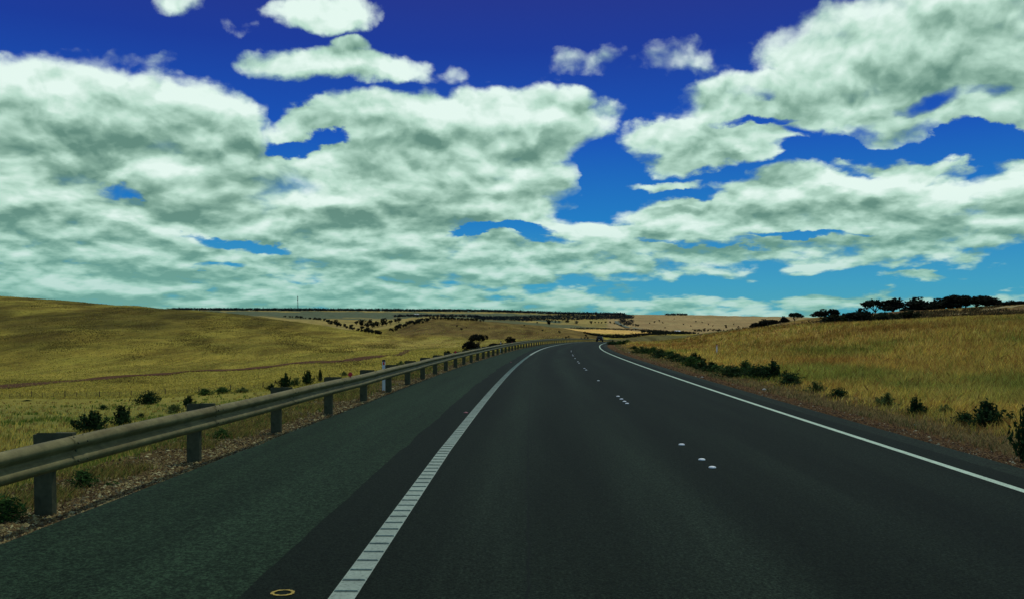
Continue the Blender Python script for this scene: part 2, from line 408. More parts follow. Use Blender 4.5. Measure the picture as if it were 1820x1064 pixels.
# ------------------------------------------------------------------ terrain mesh
def build_ground():
    Yr = np.concatenate([np.linspace(-60, 4, 60), 4+np.geomspace(.35, 60, 150), np.geomspace(65, 700, 190), np.geomspace(705, 6000, 170), np.geomspace(6300, 30000, 16)])
    Yr = np.unique(np.round(Yr, 3))
    u1 = np.linspace(-.95, .95, 560)
    u = np.concatenate([np.linspace(-2.2, -.96, 30), u1, np.linspace(.96, 2.2, 30)])
    U, YY = np.meshgrid(u, Yr)
    X = U*(np.abs(YY)*np.where(YY > 0, 1, .6)+13); Y = YY
    Z = zt(X, Y)
    V = np.stack([X, Y, Z], -1).reshape(-1, 3)
    nr, nc = X.shape
    i = np.arange(nr-1)[:, None]*nc+np.arange(nc-1)[None]
    Fc = np.stack([i, i+1, i+nc+1, i+nc], -1).reshape(-1, 4)
    X = X.ravel(); Y = Y.ravel()
    px = CX+F*X/np.maximum(Y, 8)
    el = (D(Y)-edgeL(Y))-X; er = X-(D(Y)+edgeR(Y))
    def C(*c): return np.array(c)[None]
    n = fbm(X/14, Y/14, 31, 4)+.5; n = n[:, None]
    nb = (fbm(X/120, Y/160, 41, 3)+.5)[:, None]
    olive = C(.30, .255, .042); straw = C(.43, .36, .062); green = C(.10, .125, .035); brown = C(.13, .085, .04)
    col = olive*(1-n)+straw*n
    hd = hill_tone(X, Y, px)[:, None]; col = col*hd*np.array([[1, 1-.0, 1]])
    # left: greener towards the road, drying out with distance
    gl = (sst(el, 2, 12)*(1-sst(Y, 90, 210)))[:, None]*(px < 960)[:, None]
    col = col*(1-gl*.6)+(green*1.15)*gl*.6*1.0
    soil = (1-sst(el, 1.4, 4.5))[:, None]*(el > -1)[:, None]
    col = np.where(el[:, None] > -1, col*(1-soil)+C(.115, .078, .026)*soil, col)
    # right: brown verge then field
    rf = ((er > -1) & (Y < 330))[:, None]
    fieldc = C(.30, .19, .045)*(1-nb)+C(.40, .27, .06)*nb
    sv = (1-sst(er, 1.2, 2.8))[:, None]
    col = np.where(rf, fieldc*(1-sv)+C(.115, .066, .026)*sv, col)
    # right ridge behind the field: brown scrubby
    rr = ((px > 1330) & (Y > 190) & (Y < 700))[:, None]*1.0*sst(n, .35, .6)
    col = col*(1-rr*.8)+C(.13, .085, .045)*rr*.8
    mound = ((px > 1080) & (px < 1345) & (Y > 300) & (Y < 700))[:, None]
    col = np.where(mound, (C(.14, .14, .05)*(1-n)+C(.20, .17, .06)*n), col)
    # middle hill behind the left one
    h2 = sst(Y, 560, 640)*(1-sst(Y, 1050, 1200))*sst(px, 660, 720)*(1-sst(px, 1060, 1080)); h2 = h2[:, None]
    col = col*(1-h2)+(C(.15, .105, .032)*(1-nb)+C(.25, .19, .05)*nb)*h2
    low = (sst(px, 560, 760)*(1-sst(px, 1040, 1090))*sst(Y, 330, 430)*(1-sst(Y, 540, 600)))[:, None]
    col = col*(1-low)+C(.38, .31, .075)*low
    # far fields
    fb = fbm(X/350, Y/260, 55, 3)+.5
    far = sst(Y, 1150, 1350)[:, None]
    strip = np.where((fb > .52)[:, None], C(.40, .32, .10), np.where((fb > .40)[:, None], C(.30, .25, .08), C(.15, .165, .08)))
    strip = np.where((px < 1000)[:, None] & (Y > 2300)[:, None] & (fb < .56)[:, None], C(.13, .165, .095), strip)
    strip = np.where((px > 1080)[:, None], C(.42, .31, .135)*(.75+.5*nb), strip)
    col = col*(1-far)+strip*far
    yf = ((px > 985) & (px < 1172) & (Y > 1390) & (Y < 1830))[:, None]
    col = np.where(yf, C(.85, .56, .16), col)  # straw crop, its colour brightened to carry the sunlight on this field
    me = mesh_np('ground', V, Fc, True, col)
    o = link('ground', me, None, (M['ground'],)); tag(o, kind='structure')
build_ground()

# ------------------------------------------------------------------ road ribbons
def ribbon(name, mat, o0, o1, Y0, Y1, dz, thick=0.0, step=2.0, parent=None, cols=1, wob=0):
    n = int((Y1-Y0)/step)+1; Y = np.linspace(Y0, Y1, n)
    if wob: step_n = fbm(Y/3.0, Y*0+2, 5, 6)*wob*1.6
    a = o0(Y) if callable(o0) else np.full(n, o0); b = o1(Y) if callable(o1) else np.full(n, o1)
    if wob: a = a+step_n
    offs = [a+(b-a)*k/cols for k in range(cols+1)]
    rows = []; uvs = []
    if thick: offs = [offs[0]]+offs+[offs[-1]]
    for k, of in enumerate(offs):
        P = road_pt(Y, of); z = ZR(Y)+dz
        if thick and k in (0, len(offs)-1):
            z = z-thick
            P = road_pt(Y, of+(-.05 if k == 0 else .05))
        rows.append(np.column_stack([P, z])); uvs.append(np.column_stack([of, Y]))
    V = np.stack(rows, 1).reshape(-1, 3); UV = np.stack(uvs, 1).reshape(-1, 2)
    nc = len(offs); i = np.arange(n-1)[:, None]*nc+np.arange(nc-1)[None]
    Fc = np.stack([i, i+1, i+nc+1, i+nc], -1).reshape(-1, 4)
    o = link(name, mesh_np(name, V, Fc, False, uv=UV), parent, (mat,))
    return o
YE = 640
tag(ribbon('road', M['lane'], lambda Y: -(offL(Y)+.78), lambda Y: offR(Y)+.55, -50, YE, 0, .15, .25, cols=6, wob=.16), kind='structure')
tag(ribbon('road_shoulder', M['shoulder'], lambda Y: -edgeL(Y), lambda Y: -(offL(Y)+.55), -50, YE, -.012, .15, .25, cols=2, wob=.12), kind='structure')
tag(ribbon('road_shoulder', M['kerbs'], lambda Y: offR(Y)+.45, lambda Y: edgeR(Y), -50, YE, -.012, .15, 1, cols=2), kind='structure')
tag(ribbon('road_edge_line', M['white'], lambda Y: -offL(Y)-.10, lambda Y: -offL(Y)+.10, -50, YE, .005, 0, 1), kind='structure')
tag(ribbon('road_edge_line', M['white2'], lambda Y: offR(Y)-.065, lambda Y: offR(Y)+.065, -50, YE, .005, 0, 1), kind='structure')
# raised ribs of the left line
mb = MB(); Y = 5.0
while Y < 75:
    p = road_pt(Y, -float(offL(Y))); th = -math.atan(float(D(Y+1)-D(Y-1))/2)
    z = float(ZR(Y))
    mb.box((p[0], p[1], z+.010), (.196, .045, .012), th, .85)
    Y += .31
tag(mb.obj('road_edge_line_ribs', M['white']), kind='structure')
# thin darker strip in front of each rib
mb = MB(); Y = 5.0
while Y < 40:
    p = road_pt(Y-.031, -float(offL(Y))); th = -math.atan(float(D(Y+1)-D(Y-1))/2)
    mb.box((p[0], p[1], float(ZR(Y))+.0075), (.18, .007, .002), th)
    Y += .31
tag(mb.obj('road_edge_line_strips', flatmat('line_strip', (.12, .155, .125), .3, 12)), kind='structure')

# yellow survey ring sprayed on the shoulder
t = []
cx_, cy_ = (503-CX)/F*CAMH*F/(1053-HY), CAMH*F/(1053-HY)
vs = []; fs = []; N = 40
for k in range(N):
    a = 2*math.pi*k/N; r0 = .055+.008*random.random(); r1 = .075+.014*random.random()
    for r in (r0, r1):
        vs.append((cx_+r*1.12*math.cos(a), cy_+r*1.0*math.sin(a), .0055)); 
for k in range(N): fs.append((2*k, 2*k+1, (2*k+3) % (2*N), (2*k+2) % (2*N)))
mb = MB(); mb.add(vs, fs)
tag(mb.obj('survey_mark', M['yellow']), 'small yellow ring sprayed on the asphalt left of the ribbed white line', 'paint mark')

# ------------------------------------------------------------------ raised pavement markers
def rpm(name, mat):
    b = MB(); prof = [(.055, 0), (.054, .008), (.046, .018), (.03, .023), (.008, .0245)]
    b.lathe((0, 0, 0), prof, 20)
    return b.obj(name, mat, None, True)
proto = rpm('pavement_marker', M['rpm']); first = True
mk = [(13.2, 'nearest raised white marker on the lane divider, closest to the camera'),
      (14.0, 'second nearest raised white marker on the lane divider'),
      (15.85, 'third raised white marker on the divider, alone beyond the gap in the nearest cluster'),
      (24.9, 'nearest of the four close white markers in the second divider cluster'),
      (25.6, 'second marker of the four close white ones in the second divider cluster'),
      (26.5, 'third marker of the four close white ones in the second divider cluster'),
      (27.6, 'farthest of the four close white markers in the second divider cluster'),
      (36.4, 'single white marker on the divider just beyond the cluster of four'),
      (46.4, 'nearer marker of the far close pair on the lane divider'),
      (48.4, 'farther marker of the far close pair on the lane divider')]
for Yv, lab in mk:
    o = proto if first else proto.copy()
    if not first: COL.objects.link(o)
    first = False
    p = road_pt(Yv, 0.0); o.location = (p[0], p[1], float(ZR(Yv))+.0005)
    tag(o, lab, 'road marker', 'white raised markers along the lane divider')
for Yv in (56.5, 59, 66, 73, 76, 88, 92):
    o = proto.copy(); COL.objects.link(o); p = road_pt(Yv, 0.0); o.location = (p[0], p[1], float(ZR(Yv))+.0005)
    tag(o, 'tiny white marker on the divider far ahead beyond the close pair', 'road marker', 'far white markers beyond the close pair')
pr = rpm('pavement_marker', M['rpmred'])
for q, (x, y, lab) in enumerate(((828, 733, 'dull red raised marker beside the left edge line, nearer one'), (908, 643, 'dull red raised marker beside the left edge line, farther one'))):
    o = pr if q == 0 else pr.copy()
    if q: COL.objects.link(o)
    Yv = CAMH*F/(y-HY); o.location = ((x-CX)/F*Yv, Yv, .0005)
    tag(o, lab, 'road marker', 'red raised markers left of the edge line')

# ------------------------------------------------------------------ guardrail
GR = empty('guardrail', (0, 0, 0)); tag(GR, 'long galvanised W-beam guardrail with steel posts curving along the left shoulder', 'guardrail')
GY0, GY1 = 1.8, 345.8
def rail_off(Y): return -(edgeL(Y)+np.interp(Y, [0, 9, 16, 30], [.14, .10, .0, -.05]))
prof = [(-.02, .835), (.012, .838), (.045, .822), (.078, .785), (.082, .752), (.06, .72), (.012, .69), (-.002, .672), (.012, .652), (.06, .622), (.082, .592), (.078, .558), (.045, .523), (.012, .508), (-.02, .511)]
prof = [(a, b) for a, b in prof]
def beam():
    Y = np.unique(np.concatenate([np.arange(GY0, 120, .5), np.arange(120, GY1+.1, 2)]))
    n = len(Y); K = len(prof); V = []
    jog = ((np.floor((Y-GY0)/4.0) % 2)*0.0)
    for layer in (0, 1):
        for a, b in prof:
            off = rail_off(Y)+a-(.004 if layer else 0); P = road_pt(Y, off)
            V.append(np.column_stack([P, ZR(Y)+b+.005*np.sin(Y*.7)]))
    V = np.stack(V, 1).reshape(-1, 3); nc = 2*K
    i = np.arange(n-1)[:, None]*nc
    ring = list(range(K))+list(range(2*K-1, K-1, -1)); fs = []
    for q in range(len(ring)):
        a, b = ring[q], ring[(q+1) % len(ring)]
        fs.append(np.stack([i[:, 0]+a, i[:, 0]+b, i[:, 0]+nc+b, i[:, 0]+nc+a], -1))
    return mesh_np('rail_beam', V, np.concatenate(fs), True)
bo = link('rail_beam', beam(), GR, (M['steel'],))
# overlap plates with bolts where beam lengths join, every second post near the camera
def frame_at(Y, off):
    p = road_pt(Y, off); th = -math.atan(float(D(Y+1)-D(Y-1))/2); return p, th
post_y = [1.8+4.05*k for k in range(86)]
lap_me = None
for k, Yp in enumerate(post_y):
    if Yp > 30: continue
    z = float(ZR(Yp))
    for sg in (-.10, .10):
        p, th = frame_at(Yp+sg, float(rail_off(Yp)))
        for (dx, dzz) in ((.03, .829), (.083, .77), (.083, .575)):
            b = MB(); b.tube([(p[0]+dx, p[1], z+dzz-.004), (p[0]+dx+.010, p[1], z+dzz+.006)], .014, 6); b.obj('bolt', M['post'], GR)
    p, th = frame_at(Yp, float(rail_off(Yp))); b = MB(); b.tube([(p[0]-.002, p[1], z+.672), (p[0]+.017, p[1], z+.672)], .018, 6); b.obj('bolt', M['post'], GR)
# end-lap edges of each beam length
for Yp in post_y:
    if Yp > 60: continue
    pts = []; b = MB()
    Ys = np.array([Yp-.16, Yp+.16]); V = []
    for yv in Ys:
        for a, c in prof:
            P = road_pt(yv, float(rail_off(yv))+a+.005); V.append((P[0], P[1], float(ZR(yv))+c+.005*math.sin(yv*.7)+(.002)))
    K = len(prof); b.add(V, [(q, q+1, K+q+1, K+q) for q in range(K-1)])
    b.obj('lap_plate', M['steel'], GR, True)
# posts: steel C section standing behind the beam, with spacer block
def post_mesh():
    b = MB(); h = .86+.5
    w = .11; d = .20; t = .012
    zc = .86-h/2
    b.box((-.33, -w/2+t/2, zc), (d, t, h))            # web facing traffic
    b.box((-.33-d/2+t/2, .001, zc), (t, w-2*t, h)); b.box((-.33+d/2-t/2, .001, zc), (t, w-2*t, h))
    return b.mesh('post')
def block_mesh():
    b = MB(); b.box((-.122, 0, .70), (.21, .12, .34)); b.box((-.20, -.062, .835), (.40, .010, .08)); return b.mesh('spacer_block')
pm, bm_ = post_mesh(), block_mesh(); pm.materials.append(M['post']); bm_.materials.append(M['post'])
for Yp in post_y:
    p, th = frame_at(Yp, float(rail_off(Yp)))
    lean = random.uniform(-.02, .02)
    a = link('post', pm, GR); a.location = (p[0], p[1], float(ZR(Yp))); a.rotation_euler = (0.035+lean, random.uniform(-.01, .01), th)
    c = link('spacer_block', bm_, GR); c.location = (p[0], p[1], float(ZR(Yp))); c.rotation_euler = (0, 0, th)
for Yp in (22.8, 47.5, 90):
    p, th = frame_at(Yp, float(rail_off(Yp))); b = MB()
    z = float(ZR(Yp))
    b.tube([(p[0]+.03, p[1]-.012, z+.90), (p[0]+.03, p[1]+.004, z+.90)], .058, 16)
    b.box((p[0]+.03, p[1]+.006, z+.865), (.03, .006, .07))
    b.obj('reflector', M['red'], GR)

# ------------------------------------------------------------------ guide posts
def guide_post():
    r = empty('guide_post'); b = MB()
    b.box((0, 0, .42), (.105, .018, 1.14)); b.box((0, .014, .42), (.05, .012, 1.12)); b.obj('shaft', M['guide'], r)
    b = MB(); b.box((0, 0, 1.02), (.107, .022, .06)); b.box((0, 0, 1.055), (.09, .02, .012), 0, .8); b.obj('cap', M['black'], r)
    b = MB(); b.box((0, -.013, .93), (.06, .006, .10)); b.obj('reflector', M['red'], r)
    return r
gp = guide_post()
Yv = 30.8; gp.location = ((682-CX)/F*Yv, Yv, zt((682-CX)/F*Yv, Yv)+.02)
tag(gp, 'white guide post with black cap standing behind the guardrail, nearer one', 'guide post', 'white guide posts beside the road')
g2 = copy_tree(gp); Yv = 87; g2.location = ((900.5-CX)/F*Yv, Yv, float(ZR(Yv))); tag(g2, 'far white guide post in front of the round dark tree at the guardrail')
g2.location.x = float(D(Yv)-edgeL(Yv))-.75; g2.location.z = float(zt(g2.location.x, Yv))+.05
g3 = copy_tree(gp); x, y, z = hit(1274, 634); Yv = 72; x = (1274-CX)/F*Yv; g3.location = (x, Yv, float(zt(x, Yv))-.22)
tag(g3, 'white guide post standing in the dry grass right of the road')

# ------------------------------------------------------------------ foliage builders
def quads_at(P, size, rngl, up=0.0, aspect=1.0):
    n = len(P)
    a = rngl.normal(size=(n, 3)); a[:, 2] += up*np.sign(rngl.random(n)-.2); a /= np.linalg.norm(a, axis=1)[:, None]
    b = np.cross(a, rngl.normal(size=(n, 3))); b /= np.linalg.norm(b, axis=1)[:, None]
    s = np.asarray(size).reshape(-1, 1)*np.ones((n, 1))
    a = a*s*aspect; b = b*s*.5
    V = np.stack([P-a, P-b, P+a, P+b], 1).reshape(-1, 3)
    return V, np.arange(4*n).reshape(n, 4)
def crown_mesh(name, blobs, n, leaf, col, seed, aspect=1.0, shell=.55):
    r = np.random.default_rng(seed); P = []; C_ = []
    vol = np.array([b[3]*b[4]*b[5] for b in blobs])**.7; vol = vol/vol.sum()
    for b, v in zip(blobs, vol):
        k = max(8, int(n*v)); d = r.normal(size=(k, 3)); d /= np.linalg.norm(d, axis=1)[:, None]
        rad = (shell+(1-shell)*r.random((k, 1))**.6)
        nz = vnoise(d[:, 0]*2.2+b[0], d[:, 1]*2.2+d[:, 2]*2.2+b[2], seed)[:, None]
        q = np.array(b[:3])+d*np.array(b[3:6])*rad*(.72+.5*nz)
        P.append(q); tone = .75+.5*r.random()
        c = np.array(col)[None]*tone*(.6+.8*r.random((k, 1)))*np.array([1+.2*(r.random()-.5), 1, 1])
        C_.append(c)
    P = np.concatenate(P); C_ = np.concatenate(C_)
    V, Fc = quads_at(P, leaf*(.6+.8*r.random(len(P))), r, 0, aspect)
    return mesh_np(name, V, Fc, False, np.repeat(C_, 4, 0))

def tree_proto(kind, seed, col, n=1000, leaf=.30, name='gum_tree'):
    """about 5 m tall"""
    r = random.Random(seed); t = empty(name); b = MB(); blobs = []
    if kind == 'round':
        b.tube([(0, 0, -.4), (.05, 0, .7), (.0, .05, 1.7)], [.2, .16, .1], 7)
        for k in range(11):
            a = r.uniform(0, 6.28); R = r.uniform(.2, 1.9); z = r.uniform(1.9, 4.1)-R*.35
            blobs.append((R*math.cos(a), R*math.sin(a), z, r.uniform(.8, 1.3), r.uniform(.8, 1.3), r.uniform(.55, .85)))
    elif kind == 'umbrella':
        b.tube([(0, 0, -.4), (.1, 0, 1.1), (-.1, .05, 2.2)], [.18, .14, .1], 7)
        for k in range(12):
            a = r.uniform(0, 6.28); R = r.uniform(.3, 2.5); z = 4.2-R*.42+r.uniform(-.3, .3)
            blobs.append((R*math.cos(a), R*math.sin(a), z, r.uniform(.8, 1.2), r.uniform(.8, 1.2), r.uniform(.5, .8)))
    elif kind == 'low':
        b.tube([(0, 0, -.4), (.05, 0, .6)], [.16, .1], 7)
        for k in range(12):
            a = r.uniform(0, 6.28); R = r.uniform(.2, 2.2)
            blobs.append((R*math.cos(a), R*math.sin(a), r.uniform(.8, 2.6)-R*.25, r.uniform(.8, 1.2), r.uniform(.8, 1.2), r.uniform(.6, .9)))
    else:  # tall open
        b.tube([(0, 0, -.4), (.15, 0, 1.3), (.0, .1, 2.6), (.1, 0, 4)], [.2, .15, .1, .05], 7)
        for k in range(11):
            a = r.uniform(0, 6.28); R = r.uniform(.1, 1.4)
            blobs.append((R*math.cos(a), R*math.sin(a), r.uniform(1.8, 4.6), r.uniform(.5, .9), r.uniform(.5, .9), r.uniform(.45, .7)))
    for bl in blobs[:7]:
        b.tube([(0, 0, min(1.2, bl[2]*.5)), (bl[0]*.5, bl[1]*.5, bl[2]*.75), (bl[0], bl[1], bl[2])], [.09, .06, .03], 5)
    b.obj('trunk', M['bark'], t)
    link('crown', crown_mesh('crown', blobs, n, leaf, col, seed), t, (M['leaf'],))
    return t
DARK = (.017, .021, .013); MID = (.03, .042, .018); GREY = (.06, .085, .06)
protos = {
    'round': [tree_proto('round', 3, DARK), tree_proto('round', 14, DARK)],
    'umbrella': [tree_proto('umbrella', 5, DARK)], 'low': [tree_proto('low', 8, DARK), tree_proto('low', 18, MID)],
    'open': [tree_proto('open', 4, DARK), tree_proto('open', 24, MID)]}
used = set()
def put_tree(kind, x, Y, z, H, label, group, var=None, wx=1.0, cat='tree'):
    lst = protos[kind]; i = random.randrange(len(lst)) if var is None else var % len(lst)
    pr_ = lst[i]
    if pr_.name not in used: used.add(pr_.name); o = pr_
    else: o = copy_tree(pr_)
    s = H/{'round': 4.4, 'umbrella': 4.5, 'low': 3.2, 'open': 4.9}[kind]
    o.location = (x, Y, z); o.rotation_euler = (0, 0, random.uniform(0, 6.28)); o.scale = (s*wx, s*wx, s)
    tag(o, label, cat, group); return o

# ---- trees of the right ridge: (px, base y, height px, width factor, kind, label)
ridge = [
    (1348, 581, 11, 1.3, 'low', 'low dark tree at the left foot of the ridge trees, beside the field edge'),
    (1357, 579, 13, 1.1, 'round', 'second dark tree from the left end of the ridge row'),
    (1380, 574, 11, 1.9, 'low', 'wide low dark clump tree left of the two small lone trees'),
    (1394, 571, 12, 1.0, 'round', 'small round lone tree on the skyline left of the umbrella one'),
    (1412, 573, 15, 1.0, 'umbrella', 'small lone umbrella shaped tree on the skyline'),
    (1459, 567, 15, 1.5, 'round', 'broad round tree standing apart on the skyline left of the ridge clump'),
    (1479, 573, 24, 1.0, 'open', 'tall dark tree at the left end of the ridge clump'),
    (1494, 576, 18, 1.6, 'low', 'wide low dark tree below the left end of the ridge clump'),
    (1513, 566, 17, 1.4, 'round', 'rounded dark tree between the tall left one and the umbrella crown'),
    (1533, 572, 22, 1.1, 'round', 'dense dark tree left of and below the umbrella crowned one'),
    (1556, 562, 24, 1.0, 'umbrella', 'umbrella crowned tree rising above the low ones on the ridge'),
    (1567, 569, 12, 1.3, 'low', 'small rounded dark bush like tree beneath the umbrella crowned one'),
    (1588, 562, 24, 1.3, 'round', 'large rounded tree right of the umbrella crowned one on the ridge'),
    (1601, 569, 18, 1.4, 'low', 'dark low tree in front of the large rounded ridge tree'),
    (1614, 554, 9, 1.3, 'low', 'smallest low tree left of the biggest ridge tree'),
    (1629, 554, 24, 1.35, 'round', 'biggest broad dark tree on the ridge skyline, with a gap to its left'),
    (1655, 552, 18, 1.4, 'low', 'first tree of the continuous dark row right of the biggest one'),
    (1673, 551, 20, 1.5, 'round', 'second tree of the continuous dark row on the ridge'),
    (1691, 553, 22, 1.3, 'round', 'third tree of the continuous dark row on the ridge'),
    (1702, 551, 24, 1.2, 'umbrella', 'tallest flat topped tree within the continuous ridge row'),
    (1717, 552, 22, 1.3, 'open', 'open branched tree right of the tallest flat topped one'),
    (1735, 548, 20, 1.5, 'umbrella', 'wide flat crowned tree, second from the right end of the continuous ridge row'),
    (1752, 546, 20, 1.6, 'round', 'last big round tree, with the wide flat one on its left, on the ridge'),
    (1769, 543, 15, 1.2, 'round', 'small tree trailing off right of the continuous ridge row'),
    (1782, 541, 9, 1.6, 'low', 'low round tree alone between the ridge row and the frame edge'),
    (1801, 540, 10, 1.8, 'low', 'low tree near the right frame edge on the ridge, left one of two'),
    (1818, 539, 9, 1.8, 'low', 'low tree cut by the right frame edge on the ridge'),
]
for q, (px, by, hp, wf, kd, lab) in enumerate(ridge):
    Yv = np.interp(px, [1340, 1430, 1500, 1600, 1850], [395, 375, 345, 335, 330])
    if by > 565 and px > 1465: Yv = 215; hp *= 1.25
    x = (px-CX)/F*Yv; z = float(zt(x, Yv))
    put_tree(kd, x, Yv, z-.30*hp*Yv/F, hp*Yv/F*1.27, lab, 'dark trees on the right ridge', q, wf*1.2)
# ---- trees beyond the guardrail
for q, (px, by, hp, wf, kd, lab) in enumerate([
    (834, 621, 20, 1.2, 'low', 'dark spreading tree just left of the tall one beyond the guardrail'),
    (851, 620, 27, 1.0, 'umbrella', 'tall dark tree with spreading crown beyond the guardrail'),
    (882, 616, 9, 2.0, 'low', 'low dark bush between the tall tree and the round tree beyond the rail'),
    (908, 613, 16, 1.35, 'round', 'round dark tree beyond the guardrail behind the far guide post'),
    (933, 610, 5, 2.0, 'low', 'small low bush right of the round dark tree'),
    (796, 630, 9, 1.1, 'low', 'small dark bush beside the farther red rail reflector'),
    ]):
    x, Yv, z = hit(px, by, 180)
    put_tree(kd, x, Yv, z-.1, hp*Yv/F, lab, None, q, wf)
# ---- gully trees and dotted farmland trees: single-mesh copies
def far_proto(seed, col, sq=1.0):
    r = random.Random(seed); blobs = []
    for k in range(6):
        a = r.uniform(0, 6.28); R = r.uniform(.2, 1.7)
        blobs.append((R*math.cos(a), R*math.sin(a), r.uniform(1.3, 3.6), r.uniform(.9, 1.4), r.uniform(.9, 1.4), r.uniform(.7, 1.1)*sq))
    blobs.append((0, 0, 1.0, .4, .4, 1.2))
    me = crown_mesh('farm_tree', blobs, 260, .42, col, seed); me.materials.append(M['leaf']); return me
fp = [far_proto(31, (.018, .026, .018)), far_proto(32, (.02, .028, .017)), far_proto(33, (.03, .042, .028)), far_proto(34, (.014, .02, .018), 1.2)]
fgrey = far_proto(35, (.075, .10, .07))
def far_tree(px, by, hp, lab, grp, w=1.0, me=None, ymin=300):
    x, Yv, z = hit(px, by, ymin)
    o = link('farm_tree', me or random.choice(fp)); s = hp*r.uniform(.7, 1.25)*Yv/F/4.4
    o.location = (x, Yv, z-.3*s); o.scale = (s*w, s*w, s); o.rotation_euler = (0, 0, random.uniform(0, 6.28))
    tag(o, lab, 'tree', grp)
r = random.Random(5)
# line descending the gully behind the left hill
for k in range(46):
    t = k/45; px = 583+(676-583)*t+r.uniform(-3, 3); by = np.interp(px, [583, 615, 640, 676], [575, 582, 588, 594.5])+r.uniform(-2.2, 1)
    far_tree(px, by, r.uniform(4, 8.5), 'dark tree in the line running down the gully behind the left hill', 'gully tree line', 1.1, ymin=850)
for px, by, hp in [(643, 580, 13), (652, 582, 14), (662, 582, 12), (671, 581, 13), (680, 579, 14), (657, 576, 10), (687, 578, 9), (634, 577, 8), (694, 576, 8), (704, 573, 11), (709, 573, 12)]:
    far_tree(px, by, hp, 'greyer tree in the cluster just above the gully line', 'tree cluster above the gully', 1.1, fp[2] if r.random() < .6 else None, ymin=1250)
for k in range(44):
    t = k/43; px = 694+(762-694)*t+r.uniform(-2, 2); by = np.interp(px, [694, 720, 740, 762], [588, 577, 572, 568.5])+r.uniform(-1.5, 4)
    far_tree(px, by, r.uniform(3.5, 7.5), 'dark tree in the belt climbing the shoulder of the middle hill', 'tree belt on the middle hill', 1.2, ymin=640)
for k in range(22):
    px = 765+k*4.4+r.uniform(-2, 2)
    far_tree(px, np.interp(px, [765, 800, 860], [567, 568, 571]), r.uniform(4, 7.5), 'dark tree along the crest of the middle hill', 'trees along the middle hill crest', 1.3, ymin=640)
for k in range(20):
    px = 505+k*3.9+r.uniform(-2, 2)
    far_tree(px, np.interp(px, [480, 520, 580], [562, 564, 570]), r.uniform(3, 5.5), 'small dark tree in the row above the left hill skyline', 'row of trees above the left hill', 1.3, ymin=1250)
for px, by, hp in [(976, 577, 8), (964, 588, 5), (994, 592, 6), (1011, 599, 5), (932, 579, 3), (955, 574, 4), (870, 583, 2.5), (820, 586, 5), (812, 580, 4), (829, 582, 3), (1000, 602, 4), (1006, 602, 4), (1012, 602, 3.5), (1033, 602, 3.5), (1039, 602, 4), (1045, 602, 4), (1042, 598, 6)]:
    far_tree(px, by, hp, 'lone small dark tree scattered on the face of the middle hill', 'lone trees on the middle hill', 1.3, ymin=450)
for px, by, hp in [(973, 571, 3), (987, 573, 5), (994, 573, 4), (1007, 573.5, 5), (1010, 573, 4), (1051, 575, 5), (1058, 573.5, 4), (1064, 574, 4.5), (1069, 574.5, 3.5), (1076, 574, 4), (1085, 574, 4), (1092, 576, 4), (1104, 580, 4), (1130, 580, 5), (1134, 580, 4),
                   (1155, 575, 3), (1163, 573, 3.5), (1172, 571, 3), (1178, 574, 3.5), (1198, 567, 2.5), (1215, 577, 3), (1228, 580, 4), (1237, 572, 2.5), (1248, 573, 2), (1259, 577, 3.5), (1267, 580, 3.5), (1290, 580, 6), (1291, 583, 5), (1182, 583, 4), (1304, 577, 3), (1312, 582, 4), (1321, 583, 3), (1235, 588, 4), (1252, 586, 3.5), (1277, 588, 3)]:
    far_tree(px, by, hp, 'tiny dark tree dotted over the tan fields beyond the bend', 'trees dotted over the far tan fields', 1.2, ymin=1350)
far_tree(1024, 575, 7.5, 'pale grey tree among dark ones above the bright yellow field', None, 1.3, fgrey, ymin=1400)

# ---- far woods that read as masses
def wood(name, pts, n, hmin, hmax, col, label, jy=(0, 0), ymin=1300, per=16):
    P = []; S = []; Cc = []
    pxs = [p[0] for p in pts]; pys = [p[1] for p in pts]; pth = [p[2] for p in pts]
    for k in range(n):
        px = r.uniform(pxs[0], pxs[-1]); py = np.interp(px, pxs, pys)+r.uniform(0, 1)*np.interp(px, pxs, pth)
        P.append((px, py))
    P = np.array(P)
    Yg = np.geomspace(ymin, 6500, 500)
    for px, py in P:
        X = (px-CX)/F*Yg; yy = HY-(zt_far(X, Yg)-CAMH)*F/Yg
        m = np.where(yy <= py)[0]; i = m[0] if len(m) else int(np.argmin(yy))
        S.append((X[i]+r.uniform(-8, 8), Yg[i]+r.uniform(-15, 15)))
    S = np.array(S); Z = zt(S[:, 0], S[:, 1]); g = np.random.default_rng(n)
    V = []; C_ = []
    for (x, y), z in zip(S, Z):
        h = r.uniform(hmin, hmax)*y/F; w = h*r.uniform(.5, .8)
        d = g.normal(size=(per, 3))*.45*np.array([w, w, h*.5])+np.array([x, y, z+h*.55]); V.append(d)
        C_.append(np.array(col)[None]*g.uniform(.6, 1.4)*np.ones((per, 1)))
        S_ = h
    V = np.concatenate(V); C_ = np.concatenate(C_); sz = np.repeat([.3*np.mean([hmin, hmax])*y/F for (x, y) in S], per)
    VV, Fc = quads_at(V, sz, g, 0, 1.0)
    o = link(name, mesh_np(name, VV, Fc, False, np.repeat(C_, 4, 0)), None, (M['leaf'],)); tag(o, label, 'woodland', None, 'stuff')
def zt_far(X, Y): return zt(X, Y)
BL = (.020, .030, .034)  # bluish tone stands in for distance haze over the far woods
wood('woodland', [(300, 550.5, .5), (450, 551, .5), (580, 551.5, .6), (850, 553, .8), (930, 555, 1), (1000, 557.5, 1), (1110, 559, 1)], 2200, 2.4, 4.6, BL, 'dark wood along the whole distant skyline left of the bend')
wood('woodland', [(845, 564, 3), (860, 563, 5), (930, 563, 7), (1000, 560, 9), (1040, 561, 7), (1125, 561, 5)], 2000, 1.5, 3.2, BL, 'broad dark wood covering the slope below the skyline ahead')
